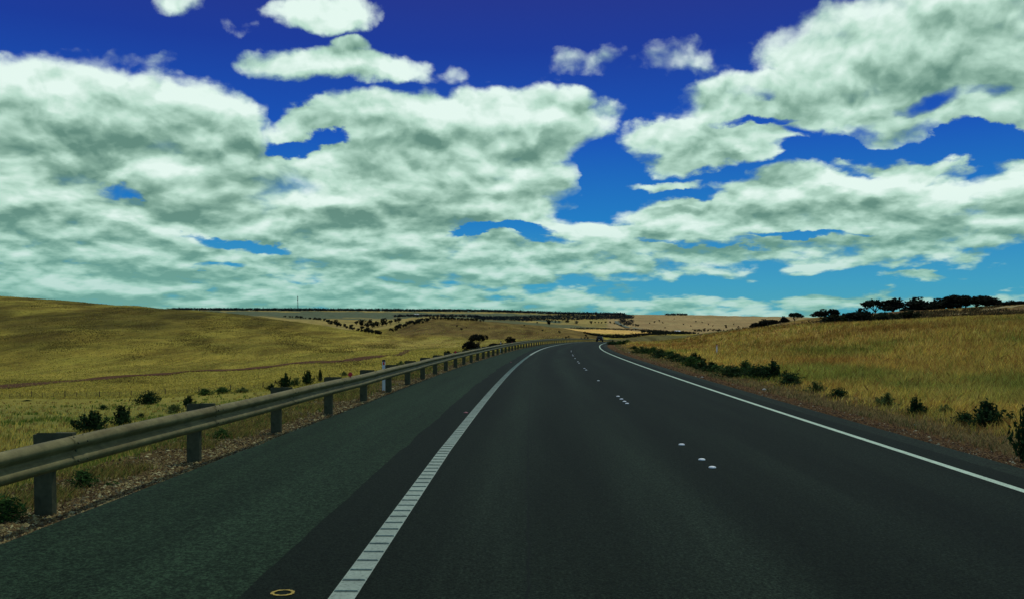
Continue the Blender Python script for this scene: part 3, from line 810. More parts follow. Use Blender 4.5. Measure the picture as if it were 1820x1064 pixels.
wood('woodland', [(1102, 568, 4), (1112, 568, 12), (1126, 570, 8)], 110, 2, 3.4, BL, 'dark patch of wood beside the distant winding road')
wood('woodland', [(1017, 583, .6), (1100, 585, .6), (1170, 587, 1)], 300, 1.4, 2.4, (.02, .026, .016), 'thin dark hedge of trees along the top of the yellow field', ymin=1450)
wood('woodland', [(1046, 597, 1), (1065, 597, 5), (1100, 597, 5), (1150, 594, 3), (1182, 592, 2)], 460, 2.6, 4.6, (.016, .02, .014), 'dark belt of trees below the bright yellow field behind the car', ymin=800)
wood('woodland', [(1140, 589, 1.5), (1200, 591, 3), (1230, 593, 2)], 240, 3, 5, (.02, .026, .018), 'dark tree belt right of the yellow field above the green mound', ymin=1000)
wood('woodland', [(700, 562, 1), (760, 561, 1.5), (850, 562, 2)], 260, 2.5, 4, BL, 'thin dark tree line across the green fields below the skyline', ymin=1900)
wood('woodland', [(1183, 559.6, .4), (1220, 560, .4)], 60, 2.5, 4, BL, 'small dark clump of trees on the tan skyline right of the bend')
wood('woodland', [(1230, 586, 3), (1290, 586, 3), (1335, 584, 3)], 70, 2.5, 4, (.02, .026, .018), 'scattered dark trees in the dip left of the ridge trees', ymin=1000)

# ------------------------------------------------------------------ shrubs
def shrub_proto(seed, col, n=900, spike=.5, h=1.0, leaf=.045):
    """about 1 m wide and 1*h tall"""
    g = np.random.default_rng(seed); t = empty('shrub')
    b = MB(); rr = random.Random(seed); P = []; tips = []
    for k in range(26):
        a = rr.uniform(0, 6.28); R = abs(rr.gauss(0, .32)); H = h*(1.05-R*.9)*rr.uniform(.7, 1.12)
        tip = (R*math.cos(a), R*math.sin(a), max(.15, H)); tips.append(tip)
        b.tube([(tip[0]*.15, tip[1]*.15, -.05), (tip[0]*.6, tip[1]*.6, tip[2]*.55), tip], [.012, .008, .004], 4)
    b.obj('stem', M['bark'], t)
    for k in range(n):
        tip = tips[rr.randrange(len(tips))]; s = rr.random()**.75; spread = .13*(1.15-s*spike*1.5)
        s2 = s*.9+.1
        P.append((tip[0]*(s2**.8)+rr.gauss(0, spread), tip[1]*(s2**.8)+rr.gauss(0, spread), max(.01, tip[2]*s2+rr.gauss(0, .05))))
    P = np.array(P); V, Fc = quads_at(P, leaf*(.6+.9*g.random(n)), g, .9, 1.3)
    tone = (.5+.9*g.random((n, 1)))*(.8+.5*vnoise(P[:, 0]*5, P[:, 2]*5, seed)[:, None])
    C_ = np.array(col)[None]*tone
    link('foliage', mesh_np('foliage', V, Fc, False, np.repeat(C_, 4, 0)), t, (M['leaf'],))
    return t
SG = (.050, .112, .026); SD = (.027, .062, .020)
sp_ = [shrub_proto(1, SG), shrub_proto(2, (.12, .16, .045), spike=.7, h=.9), shrub_proto(3, SD, 1300, .3, .8), shrub_proto(4, SD, 1300, .8, 1.0)]
sused = set()
def put_shrub(i, x, Yv, w, h, lab, grp, dz=-.05):
    p = sp_[i]
    if i in sused: o = copy_tree(p)
    else: o = p; sused.add(i)
    o.location = (x, Yv, float(zt(x, Yv))+dz); o.scale = (w, w, h); o.rotation_euler = (0, 0, r.uniform(0, 6.28))
    tag(o, lab, 'shrub', grp)
# right verge, (px, width m, height m, offset beyond the pavement edge, proto, label)
def vergeY(px, e):
    Yg = np.linspace(8, 260, 3000); X = D(Yg)+edgeR(Yg)+e; q = CX+F*X/Yg
    return float(Yg[np.argmin(np.abs(q-px))])
named = [
    (1752, 1.0, .62, 2.6, 3, 'largest bushy dark shrub on the right verge near the frame edge'),
    (1716, .55, .40, 2.5, 2, 'low green shrub touching the left of the largest verge shrub'),
    (1680, .5, .3, 3.0, 1, 'faint low shrub two along left of the largest verge shrub'),
    (1628, .55, .52, 2.4, 3, 'upright dark shrub alone at the gravel edge right of the spiky one'),
    (1578, .70, .50, 2.6, 1, 'spiky wide green shrub standing alone at the edge of the right gravel'),
    (1492, .62, .48, 2.4, 2, 'compact dark shrub alone on the verge, right of the pale one'),
    (1450, .7, .50, 2.5, 1, 'thin greyish shrub just right of the end of the dense shrub row'),
    (1405, 1.0, .65, 2.7, 2, 'last dark shrub at the near end of the dense row on the right verge'),
    (1372, 1.4, .85, 2.9, 3, 'tallest wide dark shrub in the dense verge row'),
    (1345, 1.3, .8, 2.7, 2, 'dark shrub just left of the tallest in the dense verge row'),
]
for px, w, h, e, i, lab in named:
    Yv = vergeY(px, e); put_shrub(i, (px-CX)/F*Yv, Yv, w, h, lab, 'green shrubs along the right verge')
px = 1325.0
while px > 1083:
    e = r.uniform(2.0, 3.4); Yv = vergeY(px, e)
    put_shrub(r.choice([0, 1, 2, 2, 3]), (px-CX)/F*Yv, Yv, r.uniform(1.0, 1.7), r.uniform(.45, .85), 'green shrub in the continuous row along the far right verge', 'continuous shrub row on the right verge')
    px -= max(2.4, 1.0*F/Yv*r.uniform(.28, .55))
# tall dark plant at the right frame edge
Yv = 14.6; put_shrub(3, (1826-CX)/F*Yv, Yv, .5, 1.0, 'tall spiky dark weed at the right frame edge', None)
# left side: px, base y, width px, height px
for px, by, wp, hp, i, lab in [
    (163, 768, 72, 46, 3, 'wide dark bush low behind the near guardrail, left of the round one'),
    (216, 757, 50, 44, 3, 'round dark bush touching its wider neighbour behind the near guardrail'),
    (262, 718, 40, 34, 2, 'dense green bush higher on the slope behind the near guardrail'),
    (184, 728, 16, 14, 2, 'small dark bush on the slope left of the dense green one'),
    (335, 722, 26, 24, 3, 'dark bush beside the top of a rail post left of the weedy strip'),
    (310, 733, 40, 20, 1, 'low green scrub touching the rail left of the dark bush'),
    (365, 702, 34, 15, 0, 'bright green weedy bush above the rail beside the dark bush'),
    (395, 699, 42, 14, 0, 'long low green bush right of the bright weedy one'),
    (430, 697, 36, 12, 1, 'pale low bush at the right end of the weedy strip'),
    (482, 694, 20, 16, 3, 'small dark bush left of the pointed one behind the rail'),
    (507, 690, 28, 32, 3, 'tall pointed dark bush behind the rail left of the red reflector'),
    (527, 686, 22, 20, 1, 'small bush between the two pointed bushes behind the rail'),
    (547, 683, 26, 30, 3, 'second tall pointed bush behind the rail, nearest the red reflector'),
    (569, 677, 12, 24, 3, 'thin upright bush between the second pointed bush and red reflector'),
    (714, 655, 30, 18, 1, 'straggly bush right of the white guide post behind the rail'),
    (612, 668, 16, 12, 1, 'small straggly bush just right of the nearer red reflector'),
    (250, 742, 14, 14, 2, 'tiny dark bush right of the round one behind the rail'),
    (47, 712, 14, 4, 2, 'tiny dark bush at the foot of the paddock fence'),
    ]:
    x, Yv, z = hit(px, by, 14); put_shrub(i, x, Yv, wp*Yv/F*1.0, hp*Yv/F*.88, lab, 'bushes behind the guardrail')
# weeds under the rail
for px, Yv, w, h, lab in [(8, 9.7, .5, .28, 'bright green weed under the nearest stretch of guardrail'), (150, 11.8, .45, .25, 'green weed under the rail between the two nearest posts'), (395, 17.2, .5, .2, 'small green weed under the rail before the third post')]:
    put_shrub(0, (px-CX)/F*Yv, Yv, w, h, lab, None, -.02)

# ------------------------------------------------------------------ grass
def blades(name, X, Y, h, w, cols, label, lean=.45, seed=1, per=5, spread=.12):
    g = np.random.default_rng(seed); n = len(X); X = np.repeat(X, per); Y = np.repeat(Y, per); h = np.repeat(h, per); w = np.repeat(w, per)
    cols = np.repeat(cols, per, 0)*(.6+.8*g.random((n*per, 1)))
    X = X+g.normal(size=len(X))*spread; Y = Y+g.normal(size=len(Y))*spread; Z = zt(X, Y)
    a = g.random(len(X))*6.283; hh = h*(.5+.8*g.random(len(X)))
    base = np.stack([X, Y, Z-.02], -1)
    wv = np.stack([np.cos(a), np.sin(a)*.5, np.zeros(len(X))], -1)*(w*.5)[:, None]
    ln = g.normal(size=(len(X), 2))*lean*.5+np.array([.12, 0]); tip = base+np.stack([ln[:, 0]*hh, ln[:, 1]*hh, hh], -1)
    mid = base+np.stack([ln[:, 0]*hh*.3, ln[:, 1]*hh*.3, hh*.55], -1)
    V = np.stack([base-wv, base+wv, mid+wv*.8, tip, mid-wv*.8], 1).reshape(-1, 3)
    Fc = np.arange(len(X)*5).reshape(-1, 5)
    o = link(name, mesh_np(name, V, Fc, False, np.repeat(cols, 5, 0)), None, (M['grass'],)); tag(o, label, 'grass', None, 'stuff')
def palette(X, Y, g, pal, wts):
    n = len(X); idx = g.choice(len(pal), n, p=wts); return np.array(pal)[idx]
g = np.random.default_rng(77)
# right field
N = 105000
u = g.random(N); Y = 1/(1/9.0+(1/210.-1/9.0)*u**.75); px = g.uniform(1060, 2150, N); X = (px-CX)/F*Y
er = X-(D(Y)+edgeR(Y)); dn = fbm(X/2.2, Y/2.2, 61, 3)+.5
k = (er > 2.1+1.0*(dn-.5)) & (g.random(N) < sst(er, 1.8, 4.2)*.9+.1)
X, Y, er = X[k], Y[k], er[k]
c = palette(X, Y, g, [(.72, .60, .16), (.56, .42, .12), (.42, .24, .085), (.27, .31, .07), (.82, .72, .25)], [.3, .28, .2, .12, .10])
pt = (fbm(X/9, Y/16, 71, 3)+.5)[:, None]; c = c*np.array([[.82, .80, .62]])*(.60+.85*pt+.35*(1-sst(er, 3, 13))[:, None])
rd = sst(fbm(X/16, Y/30, 73, 4), -.02, .20)[:, None]; c = c*(1-rd*np.array([[.16, .34, .30]]))
gn = sst(fbm(X/7, Y/14, 79, 3), .10, .28)[:, None]; c = c*(1-gn*np.array([[.40, .22, .30]]))
blades('grass', X, Y, .33*np.ones(len(X))*(.6+.5*sst(er, 2, 6)), np.maximum(.008, Y*.00055), c, 'tall dry golden grass filling the paddock right of the road', seed=5, lean=.75)
# ragged grass along right verge edge
N = 9000; Y = 1/(1/9.0+(1/150.-1/9.0)*g.random(N)); e = 1.2+np.abs(g.normal(size=N))*1.2; X = D(Y)+edgeR(Y)+e
c = palette(X, Y, g, [(.42, .33, .13), (.28, .2, .09), (.12, .15, .045)], [.5, .3, .2])
blades('grass', X, Y, .13*np.ones(N), np.maximum(.01, Y*.0008), c, 'short dry tufts on the brown gravel of the right verge', seed=6, lean=.9, per=4)
# left slope
N = 60000; u = g.random(N); Y = 1/(1/7.0+(1/230.-1/7.0)*u**.8); px = g.uniform(-330, 900, N); X = (px-CX)/F*Y
el = (D(Y)-edgeL(Y))-X; dn = fbm(X/3, Y/3, 81, 3)+.5
k = (el > 1.5) & (g.random(N) < sst(el, 1.2, 6)*.85+.15) & (g.random(N) < sst(dn, .25, .6)*.8+.2)
X, Y, el = X[k], Y[k], el[k]
gr = sst(fbm(X/11, Y/18, 91, 3), -.08, .22)*(1-sst(Y, 100, 200)); isg = g.random(len(X)) < gr*.75+.05
c = 1.0*np.where(isg[:, None], palette(X, Y, g, [(.13, .21, .03), (.24, .30, .05)], [.5, .5]), palette(X, Y, g, [(.74, .60, .13), (.52, .41, .10), (.36, .24, .07)], [.5, .33, .17]))
blades('grass', X, Y, .30*(.4+.6*sst(el, 2, 9)), np.maximum(.012, Y*.0009), c, 'dry yellow and green grass on the slope behind the guardrail', seed=8)

N = 16000; Y = 1/(1/6.0+(1/120.-1/6.0)*g.random(N)); e = .75+np.abs(g.normal(size=N))*1.1; X = D(Y)-edgeL(Y)-e
k = fbm(X/1.6, Y/1.6, 101, 3) > -.06
X, Y = X[k], Y[k]
c = palette(X, Y, g, [(.42, .34, .09), (.24, .17, .06), (.11, .19, .035), (.20, .24, .05)], [.38, .3, .16, .16])
blades('grass', X, Y, .12*np.ones(len(X)), np.maximum(.011, Y*.0008), c, 'short olive weeds and dry tufts among the stones behind the guardrail', seed=16, lean=1.0, per=5)
# keep the dirt track clear of tufts
_tk = [hit(a, b, 120) for a, b in [(-120, 697), (0, 687), (90, 680), (180, 672.5), (270, 666), (340, 660), (400, 658), (450, 655), (527, 645), (604, 643), (648, 635), (690, 631)]]
_tu = np.array([q[0]/q[1] for q in _tk]); _ty = np.array([q[1] for q in _tk])
def off_track(X, Y):
    d = np.abs(Y-np.interp(X/Y, _tu, _ty)); return (d > 7) | (X/Y > _tu[-1])
# scrub on the left hill
N = 60000; Y = 1/(1/210.+(1/880.-1/210.)*g.random(N)); px = g.uniform(-420, 700, N); X = (px-CX)/F*Y
dn = fbm((X+.32*Y)/17+3, Y/75, 111, 5); k = dn+.06*g.normal(size=N) > .06+.16*(1-sst(Y, 240, 420))+.10*sst(px, 350, 600); k &= off_track(X, Y); X, Y, dn = X[k], Y[k], dn[k]
c = palette(X, Y, g, [(.13, .11, .032), (.20, .15, .04), (.09, .085, .03), (.40, .32, .07)], [.3, .3, .15, .25])
blades('scrub', X, Y, .36*np.ones(len(X)), np.maximum(.16, Y*.00075), c, 'low dark scrub and tussocks patching the dry left hillside', seed=17, lean=1.4, per=4, spread=2.2)
N = 40000; Y = 1/(1/150.+(1/850.-1/150.)*g.random(N)); px = g.uniform(-420, 1000, N); X = (px-CX)/F*Y
el = (D(Y)-edgeL(Y))-X; k = (el > 20) & off_track(X, Y); X, Y = X[k], Y[k]
c = palette(X, Y, g, [(.60, .52, .10), (.48, .41, .09), (.34, .29, .07)], [.4, .35, .25])
c = c*hill_tone(X, Y, CX+F*X/Y)[:, None]
blades('dry_grass', X, Y, .34*np.ones(len(X)), np.maximum(.14, Y*.0007), c, 'short yellow dry grass over the left hillside', seed=19, lean=1.4, per=3, spread=1.5)
N = 16000; Y = g.uniform(120, 300, N); px = g.uniform(1330, 2050, N); X = (px-CX)/F*Y
k = (fbm(X/14+3, Y/25, 121, 4)+.10*g.normal(size=N) > .05+.12*sst(Y, 180, 260)) & (Y > np.interp(px, [1330, 1430, 1600, 2050], [170, 150, 125, 110])); X, Y = X[k], Y[k]
c = palette(X, Y, g, [(.05, .04, .02), (.10, .07, .03), (.04, .05, .02), (.26, .19, .07)], [.35, .3, .2, .15])
blades('scrub', X, Y, .7*np.ones(len(X)), np.maximum(.2, Y*.0011), c, 'brown and dark scrub below the ridge trees on the right', seed=18, lean=1.2, per=4, spread=.6)

# ------------------------------------------------------------------ gravel
def gravel(name, X, Y, s, cols, label, seed):
    g = np.random.default_rng(seed); n = len(X); Z = zt(X, Y)
    base = np.array([(1, 0, 0), (-1, 0, 0), (0, 1, 0), (0, -1, 0), (0, 0, 1), (0, 0, -1)], float)
    fc = np.array([(0, 2, 4), (2, 1, 4), (1, 3, 4), (3, 0, 4), (2, 0, 5), (1, 2, 5), (3, 1, 5), (0, 3, 5)])
    sc_ = s[:, None]*(.5+g.random((n, 3)))*np.array([1, 1, .6]); a = g.random(n)*6.28
    V = base[None]*sc_[:, None]*(.75+.5*g.random((n, 6, 1)))
    ca, sa = np.cos(a)[:, None], np.sin(a)[:, None]
    V = np.stack([V[..., 0]*ca-V[..., 1]*sa, V[..., 0]*sa+V[..., 1]*ca, V[..., 2]+g.normal(size=(n, 6))*.15*s[:, None]], -1)
    V = V+np.stack([X, Y, Z+s*.25], -1)[:, None]
    Fc = (fc[None]+np.arange(n)[:, None, None]*6).reshape(-1, 3)
    o = link(name, mesh_np(name, V.reshape(-1, 3), Fc, False, np.repeat(cols, 6, 0)), None, (M['stone'],)); tag(o, label, 'gravel', None, 'stuff')
N = 60000; Y = 1/(1/6.0+(1/110.-1/6.0)*g.random(N)**.8); e = -.06+np.abs(g.normal(size=N))*.75; X = D(Y)-edgeL(Y)-e
c = palette(X, Y, g, [(.19, .13, .045), (.34, .28, .11), (.085, .055, .02), (.50, .46, .22), (.14, .13, .07)], [.33, .22, .27, .06, .12])
gravel('gravel', X, Y, np.clip(g.lognormal(-4.35, .42, N), .006, .032)*(1+Y*.01), c*.9, 'loose brown and pale stones along the foot of the guardrail', 3)
N = 14000; Y = 1/(1/8.0+(1/110.-1/8.0)*g.random(N)**.8); e = .05+np.abs(g.normal(size=N))*.9; X = D(Y)+edgeR(Y)+e
c = palette(X, Y, g, [(.14, .08, .032), (.20, .135, .055), (.07, .04, .02), (.38, .36, .22)], [.4, .25, .3, .05])
gravel('gravel', X, Y, np.clip(g.lognormal(-4.4, .4, N), .005, .03)*(1+Y*.01), c*.9, 'fine reddish gravel along the right edge of the road', 4)
# pale rocks lying on the right verge
def rock(px, Yv, s, lab):
    b = MB(); rr = random.Random(int(px)); n = 8
    rings = [(.0, .15, -.3), (1, 1, 0), (.8, .8, .45), (.35, .35, .7)]
    vs = []
    for q, (a_, b_, z_) in enumerate([(.7, .7, -.3), (1, 1, .1), (.8, .75, .5), (.3, .3, .68)]):
        for k in range(n):
            an = 6.283*k/n; j = rr.uniform(.82, 1.15); vs.append((s*a_*j*math.cos(an), s*.8*b_*j*math.sin(an), s*z_*rr.uniform(.9, 1.1)))
    fs = [(q*n+k, q*n+(k+1) % n, (q+1)*n+(k+1) % n, (q+1)*n+k) for q in range(3) for k in range(n)]+[tuple(3*n+k for k in range(n))]
    b.add(vs, fs); o = b.obj('rock', palerock); x = (px-CX)/F*Yv; o.location = (x, Yv, float(zt(x, Yv))+s*.15)
    tag(o, lab, 'rock', 'pale rocks on the right verge')
palerock = flatmat('pale_rock', (.5, .52, .44), .3, 18)
rock(1359, vergeY(1359, 1.3), .09, 'pale rock on the gravel below the tallest dark verge shrub')
rock(1248, vergeY(1248, .35), .06, 'pale rock at the asphalt edge, second farthest from the camera')
rock(1119, vergeY(1119, 1.4), .13, 'pale rock farthest along the right verge near the bend')
rock(1627, vergeY(1627, 1.5), .05, 'small pale rock below the upright dark shrub on the right verge')

# ------------------------------------------------------------------ dirt track and distant road
def drape(name, pts, width, mat, dz, ymin, n=160):
    P = [hit(a, b, ymin) for a, b in pts]; P = np.array(P)
    t = np.arange(len(P)); tq = np.linspace(0, len(P)-1, n)
    x = pchip_any(t, P[:, 0], tq); y = pchip_any(t, P[:, 1], tq)
    dx = np.gradient(x); dy = np.gradient(y); l = np.hypot(dx, dy); nx, ny = -dy/l, dx/l
    w = width*(1.3+.8*vnoise(tq*2.2, tq*0, 4)) if width < 6 else np.full(n, width)
    rows = []
    for s in (-1, -.33, .33, 1):
        xx = x+nx*w*.5*s; yy = y+ny*w*.5*s; rows.append(np.stack([xx, yy, zt(xx, yy)+dz], -1))
    V = np.stack(rows, 1).reshape(-1, 3); i = np.arange(n-1)[:, None]*4+np.arange(3)[None]
    Fc = np.stack([i, i+1, i+5, i+4], -1).reshape(-1, 4)
    tag(link(name, mesh_np(name, V, Fc, True), None, (mat,)), kind='structure')
def pchip_any(t, v, q): return pchip_tab(t, v, q)
drape('path', [(-120, 697), (0, 687), (90, 680), (180, 672.5), (270, 666), (340, 660), (400, 658), (450, 655), (527, 645), (604, 643), (648, 635), (690, 631)], 5.99, M['dirt'], .14, 120)
drape('path', [(706, 632), (716, 628), (722, 624.5), (726, 622)], 1.6, M['dirt'], .15, 200, 40)
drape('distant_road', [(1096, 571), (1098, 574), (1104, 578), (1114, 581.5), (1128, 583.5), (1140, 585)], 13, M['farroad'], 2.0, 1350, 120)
drape('path', [(1560, 571), (1614, 568.5), (1680, 562), (1740, 553), (1790, 545.5), (1830, 541)], 3.0, flatmat('pale_track', (.34, .27, .12), .2, .5, .98, .05), .15, 200, 100)

# ------------------------------------------------------------------ paddock fence on the left
FE = empty('paddock_fence'); tag(FE, 'old wire fence with thin wooden posts across the dry paddock behind the guardrail', 'fence')
fp_pts = []
for k in range(34):
    px = -60+k*19.6+r.uniform(-2, 2); by = np.interp(px, [-60, 0, 230, 420, 600], [710, 708, 704, 694, 676])
    x, Yv, z = hit(px, by, 90); fp_pts.append((x, Yv, z, k % 3 == 0))
for x, Yv, z, big in fp_pts:
    b = MB(); h = r.uniform(1.0, 1.2) if big else r.uniform(.75, .95); w = .14 if big else .07
    b.tube([(x, Yv, z-.3), (x+r.uniform(-.04, .04), Yv, z+h)], [w*.5+.01, w*.45], 6); b.obj('post', M['timber'], FE)
for hh in (.35, .65, .9):
    b = MB(); b.tube([(x, Yv, z+hh*(1 if bg else .85)) for x, Yv, z, bg in fp_pts], .008, 4); b.obj('wire', M['wire'], FE)
# thin posts at the crest of the right paddock
FR = empty('crest_fence'); tag(FR, 'sparse thin fence posts along the crest of the dry field below the ridge trees', 'fence')
for k in range(12):
    px = 1340+k*24; x = (px-CX)/F; Yv = float(np.interp(px, [1330, 1430, 1500, 1600, 1700], [150, 130, 118, 108, 100])); x *= Yv
    b = MB(); z = float(zt(x, Yv)); b.tube([(x, Yv, z-.2), (x, Yv, z+.95)], .03, 5); b.obj('post', M['timber'], FR)

# ------------------------------------------------------------------ lattice tower on the skyline
x, Yv, z = hit(529, 553, 2500); Yv = 4150; x = (529-CX)/F*Yv; z = float(zt(x, Yv))
TW = empty('lattice_tower', (x, Yv, z)); tag(TW, 'slender lattice communications tower rising above the dark skyline wood', 'tower')
b = MB(); H = 64; n = 12
def leg(k, t): a = k*2*math.pi/3+.3; R = 3.4*(1-t)+1.3*t; return (R*math.cos(a), R*math.sin(a), H*t)
for k in range(3): b.tube([leg(k, q/n) for q in range(n+1)], .45, 4)
for q in range(n):
    for k in range(3):
        b.tube([leg(k, q/n), leg((k+1) % 3, (q+1)/n)], .22, 3); b.tube([leg(k, (q+1)/n), leg((k+1) % 3, (q+1)/n)], .22, 3)
b.obj('mast', M['towersteel'], TW)
for zz in (46, 57):
    b = MB(); b.tube([(0, 0, zz), (0, 0, zz+4)], 2.2, 8); b.obj('antenna_ring', M['towersteel'], TW)
b = MB(); b.tube([(0, 0, H), (0, 0, H+6)], .4, 5); b.obj('spire', M['towersteel'], TW)

# ------------------------------------------------------------------ farm buildings, a few pixels each
def shed(px, by, w, d, h, lab, ymin):
    x, Yv, z = hit(px, by, ymin); t = empty('farm_building', (x, Yv, z), .2); tag(t, lab, 'building')
    b = MB(); b.box((0, 0, h/2-.5), (w, d, h+1)); b.obj('wall', M['wallpale'], t)
    b = MB(); e = .6; vs = [(-w/2-e, -d/2-e, h+.05), (w/2+e, -d/2-e, h+.05), (w/2+e, 0, h*1.5), (-w/2-e, 0, h*1.5), (-w/2-e, d/2+e, h+.05), (w/2+e, d/2+e, h+.05)]
    b.add(vs, [(0, 1, 2, 3), (3, 2, 5, 4), (0, 3, 4), (1, 5, 2), (0, 4, 5, 1)]); b.obj('roof', M['roofiron'], t)
    b = MB(); b.box((0, -d/2-.05, h*.4), (w*.25, .1, h*.7)); b.obj('door', M['black'], t)
shed(1204, 591.5, 9, 6, 3.2, 'small pale roofed farm building among the dark trees right of the yellow field', 900)
shed(740, 561, 14, 8, 4.5, 'tiny white farmhouse in the far green fields left of the bend', 2000)

# ------------------------------------------------------------------ car ahead
def car():
    Yv = 252.0; p = road_pt(Yv, -1.75); z = float(ZR(Yv)); th = -math.atan(float(D(Yv+1)-D(Yv-1))/2)
    t = empty('car', (p[0], p[1], z+.01), th); tag(t, 'small dark car driving away in the left lane at the far bend', 'car')
    # body as lofted rings along y (rear at -2.2): (y, half width, z bottom, z shoulder)
    b = MB(); st = [(-2.25, .78, .42, .80), (-2.15, .86, .34, .98), (-1.6, .9, .30, 1.02), (0, .92, .28, 1.02), (1.2, .92, .28, 1.0), (1.9, .88, .32, .88), (2.2, .78, .42, .72)]
    rings = []
    for y, w, z0, z1 in st: rings.append([(-w*.93, y, z0), (-w, y, (z0+z1)/2), (-w*.93, y, z1), (w*.93, y, z1), (w, y, (z0+z1)/2), (w*.93, y, z0)])
    vs = [q for rg in rings for q in rg]; fs = [(i*6+k, i*6+(k+1) % 6, (i+1)*6+(k+1) % 6, (i+1)*6+k) for i in range(len(st)-1) for k in range(6)]
    fs += [(0, 1, 2, 3, 4, 5)[::-1], tuple(36+k for k in range(6))]; b.add(vs, fs); b.obj('body', M['carpaint'], t, False)
    b = MB(); b.add([(-.78, -2.0, 1.0), (.78, -2.0, 1.0), (.78, 1.15, 1.0), (-.78, 1.15, 1.0), (-.66, -1.65, 1.5), (.66, -1.65, 1.5), (.66, .45, 1.52), (-.66, .45, 1.52)],
        [(4, 5, 6, 7), (0, 1, 5, 4), (1, 2, 6, 5), (2, 3, 7, 6), (3, 0, 4, 7)]); b.obj('cabin', M['carpaint'], t)
    for lab, vs in (('rear_window', [(-.68, -1.972, 1.06), (.68, -1.972, 1.06), (.6, -1.70, 1.45), (-.6, -1.70, 1.45)]),
                    ('windscreen', [(-.68, 1.09, 1.06), (.68, 1.09, 1.06), (.6, .57, 1.46), (-.6, .57, 1.46)]),
                    ('side_window', [(-.79, -1.6, 1.06), (-.79, .8, 1.06), (-.695, .4, 1.45), (-.695, -1.45, 1.45)]),
                    ('side_window', [(.79, -1.6, 1.06), (.79, .8, 1.06), (.695, .4, 1.45), (.695, -1.45, 1.45)])):
        b = MB(); b.add(vs, [(0, 1, 2, 3)]); b.obj(lab, M['glass'], t)
    for sx in (-1, 1):
        b = MB(); b.box((sx*.7, -2.235, .78), (.24, .08, .16)); b.obj('tail_light', M['lamp'], t)
        b = MB(); b.box((sx*.96, .75, 1.05), (.16, .1, .12)); b.obj('mirror', M['carpaint'], t)
        for sy in (-1.4, 1.4):
            b = MB(); b.tube([(sx*.72, sy, .33), (sx*.94, sy, .33)], .33, 16); b.obj('wheel', M['tyre'], t)
    b = MB(); b.box((0, -2.27, .6), (.5, .02, .11)); b.obj('number_plate', M['guide'], t)
    b = MB(); b.box((0, -2.25, .42), (1.5, .12, .16)); b.obj('rear_bumper', M['black'], t)
car()

# hide unused tree sources (none should remain at the origin)
for lst in protos.values():
    for p in lst:
        if p.name not in used:
            for ch in list(p.children): bpy.data.objects.remove(ch)
            bpy.data.objects.remove(p)

# ------------------------------------------------------------------ sky with clouds
SUN_EL, SUN_AZ = 63.0, 20.0       # degrees, azimuth to the right of straight ahead
w = bpy.data.worlds.new('World'); sc.world = w; w.use_nodes = True
nt = w.node_tree; bg = nt.nodes['Background']
tc = nt.nodes.new('ShaderNodeTexCoord').outputs['Generated']
nrm = nt.nodes.new('ShaderNodeVectorMath'); nrm.operation = 'NORMALIZE'; nt.links.new(tc, nrm.inputs[0]); dirv = nrm.outputs[0]
sep = nt.nodes.new('ShaderNodeSeparateXYZ'); nt.links.new(dirv, sep.inputs[0])
az = mathn(nt, 'ARCTAN2', sep.outputs[0], sep.outputs[1])
el = mathn(nt, 'ARCSINE', sep.outputs[2])
comb = nt.nodes.new('ShaderNodeCombineXYZ'); nt.links.new(az, comb.inputs[0]); nt.links.new(el, comb.inputs[1])
ang = comb.outputs[0]
def to_ang(px, y):
    x = (px-CX)/F; zz = (HY-y)/F; n = math.sqrt(1+x*x+zz*zz); return math.atan2(x, 1), math.asin(zz/n)
POSB = [ # px, y, rx, ry, strength
 (90, 215, 300, 118, 1), (330, 235, 190, 105, 1), (20, 330, 420, 130, 1), (225, 165, 60, 35, .7),
 (700, 240, 240, 80, 1), (900, 235, 175, 85, 1), (965, 215, 85, 60, .8), (820, 320, 260, 85, 1), (560, 330, 300, 85, .9), (640, 310, 110, 55, 1),
 (300, 400, 560, 80, .9), (880, 375, 220, 38, .8), (1010, 385, 60, 25, .5),
 (620, 118, 190, 40, .85), (600, 82, 60, 22, .7), (470, 120, 60, 26, .4), (840, 140, 60, 26, .30),
 (565, 16, 120, 40, .8), (335, 16, 95, 34, .62), (205, 100, 110, 20, .28),
 (1060, 112, 150, 30, .36), (1190, 100, 130, 40, .36), (1030, 205, 65, 24, .4),
 (1480, 165, 330, 62, 1), (1590, 60, 240, 90, 1), (1750, 130, 260, 105, 1.1), (1450, 40, 90, 50, .6), (1830, 60, 160, 120, 1),
 (1250, 252, 175, 56, 1.3), (1365, 258, 80, 34, .9),
 (1500, 345, 330, 46, .9), (1600, 290, 85, 38, .8), (1790, 330, 130, 60, .8), (1280, 375, 260, 36, .8), (1160, 325, 70, 10, .5),
 (1400, 405, 480, 32, .8), (1250, 440, 320, 34, .8), (1660, 432, 260, 26, .7), (1650, 487, 90, 14, .6),
 (300, 470, 800, 48, .75), (800, 470, 500, 48, .75), (200, 560, 1100, 120, .9), (250, 410, 950, 90, .85), (0, 400, 200, 60, .9), (1450, 405, 700, 50, .8), (1500, 455, 500, 20, .4), (1500, 545, 800, 22, .45), (1080, 490, 300, 40, .6), (1000, 560, 800, 40, .45),
]
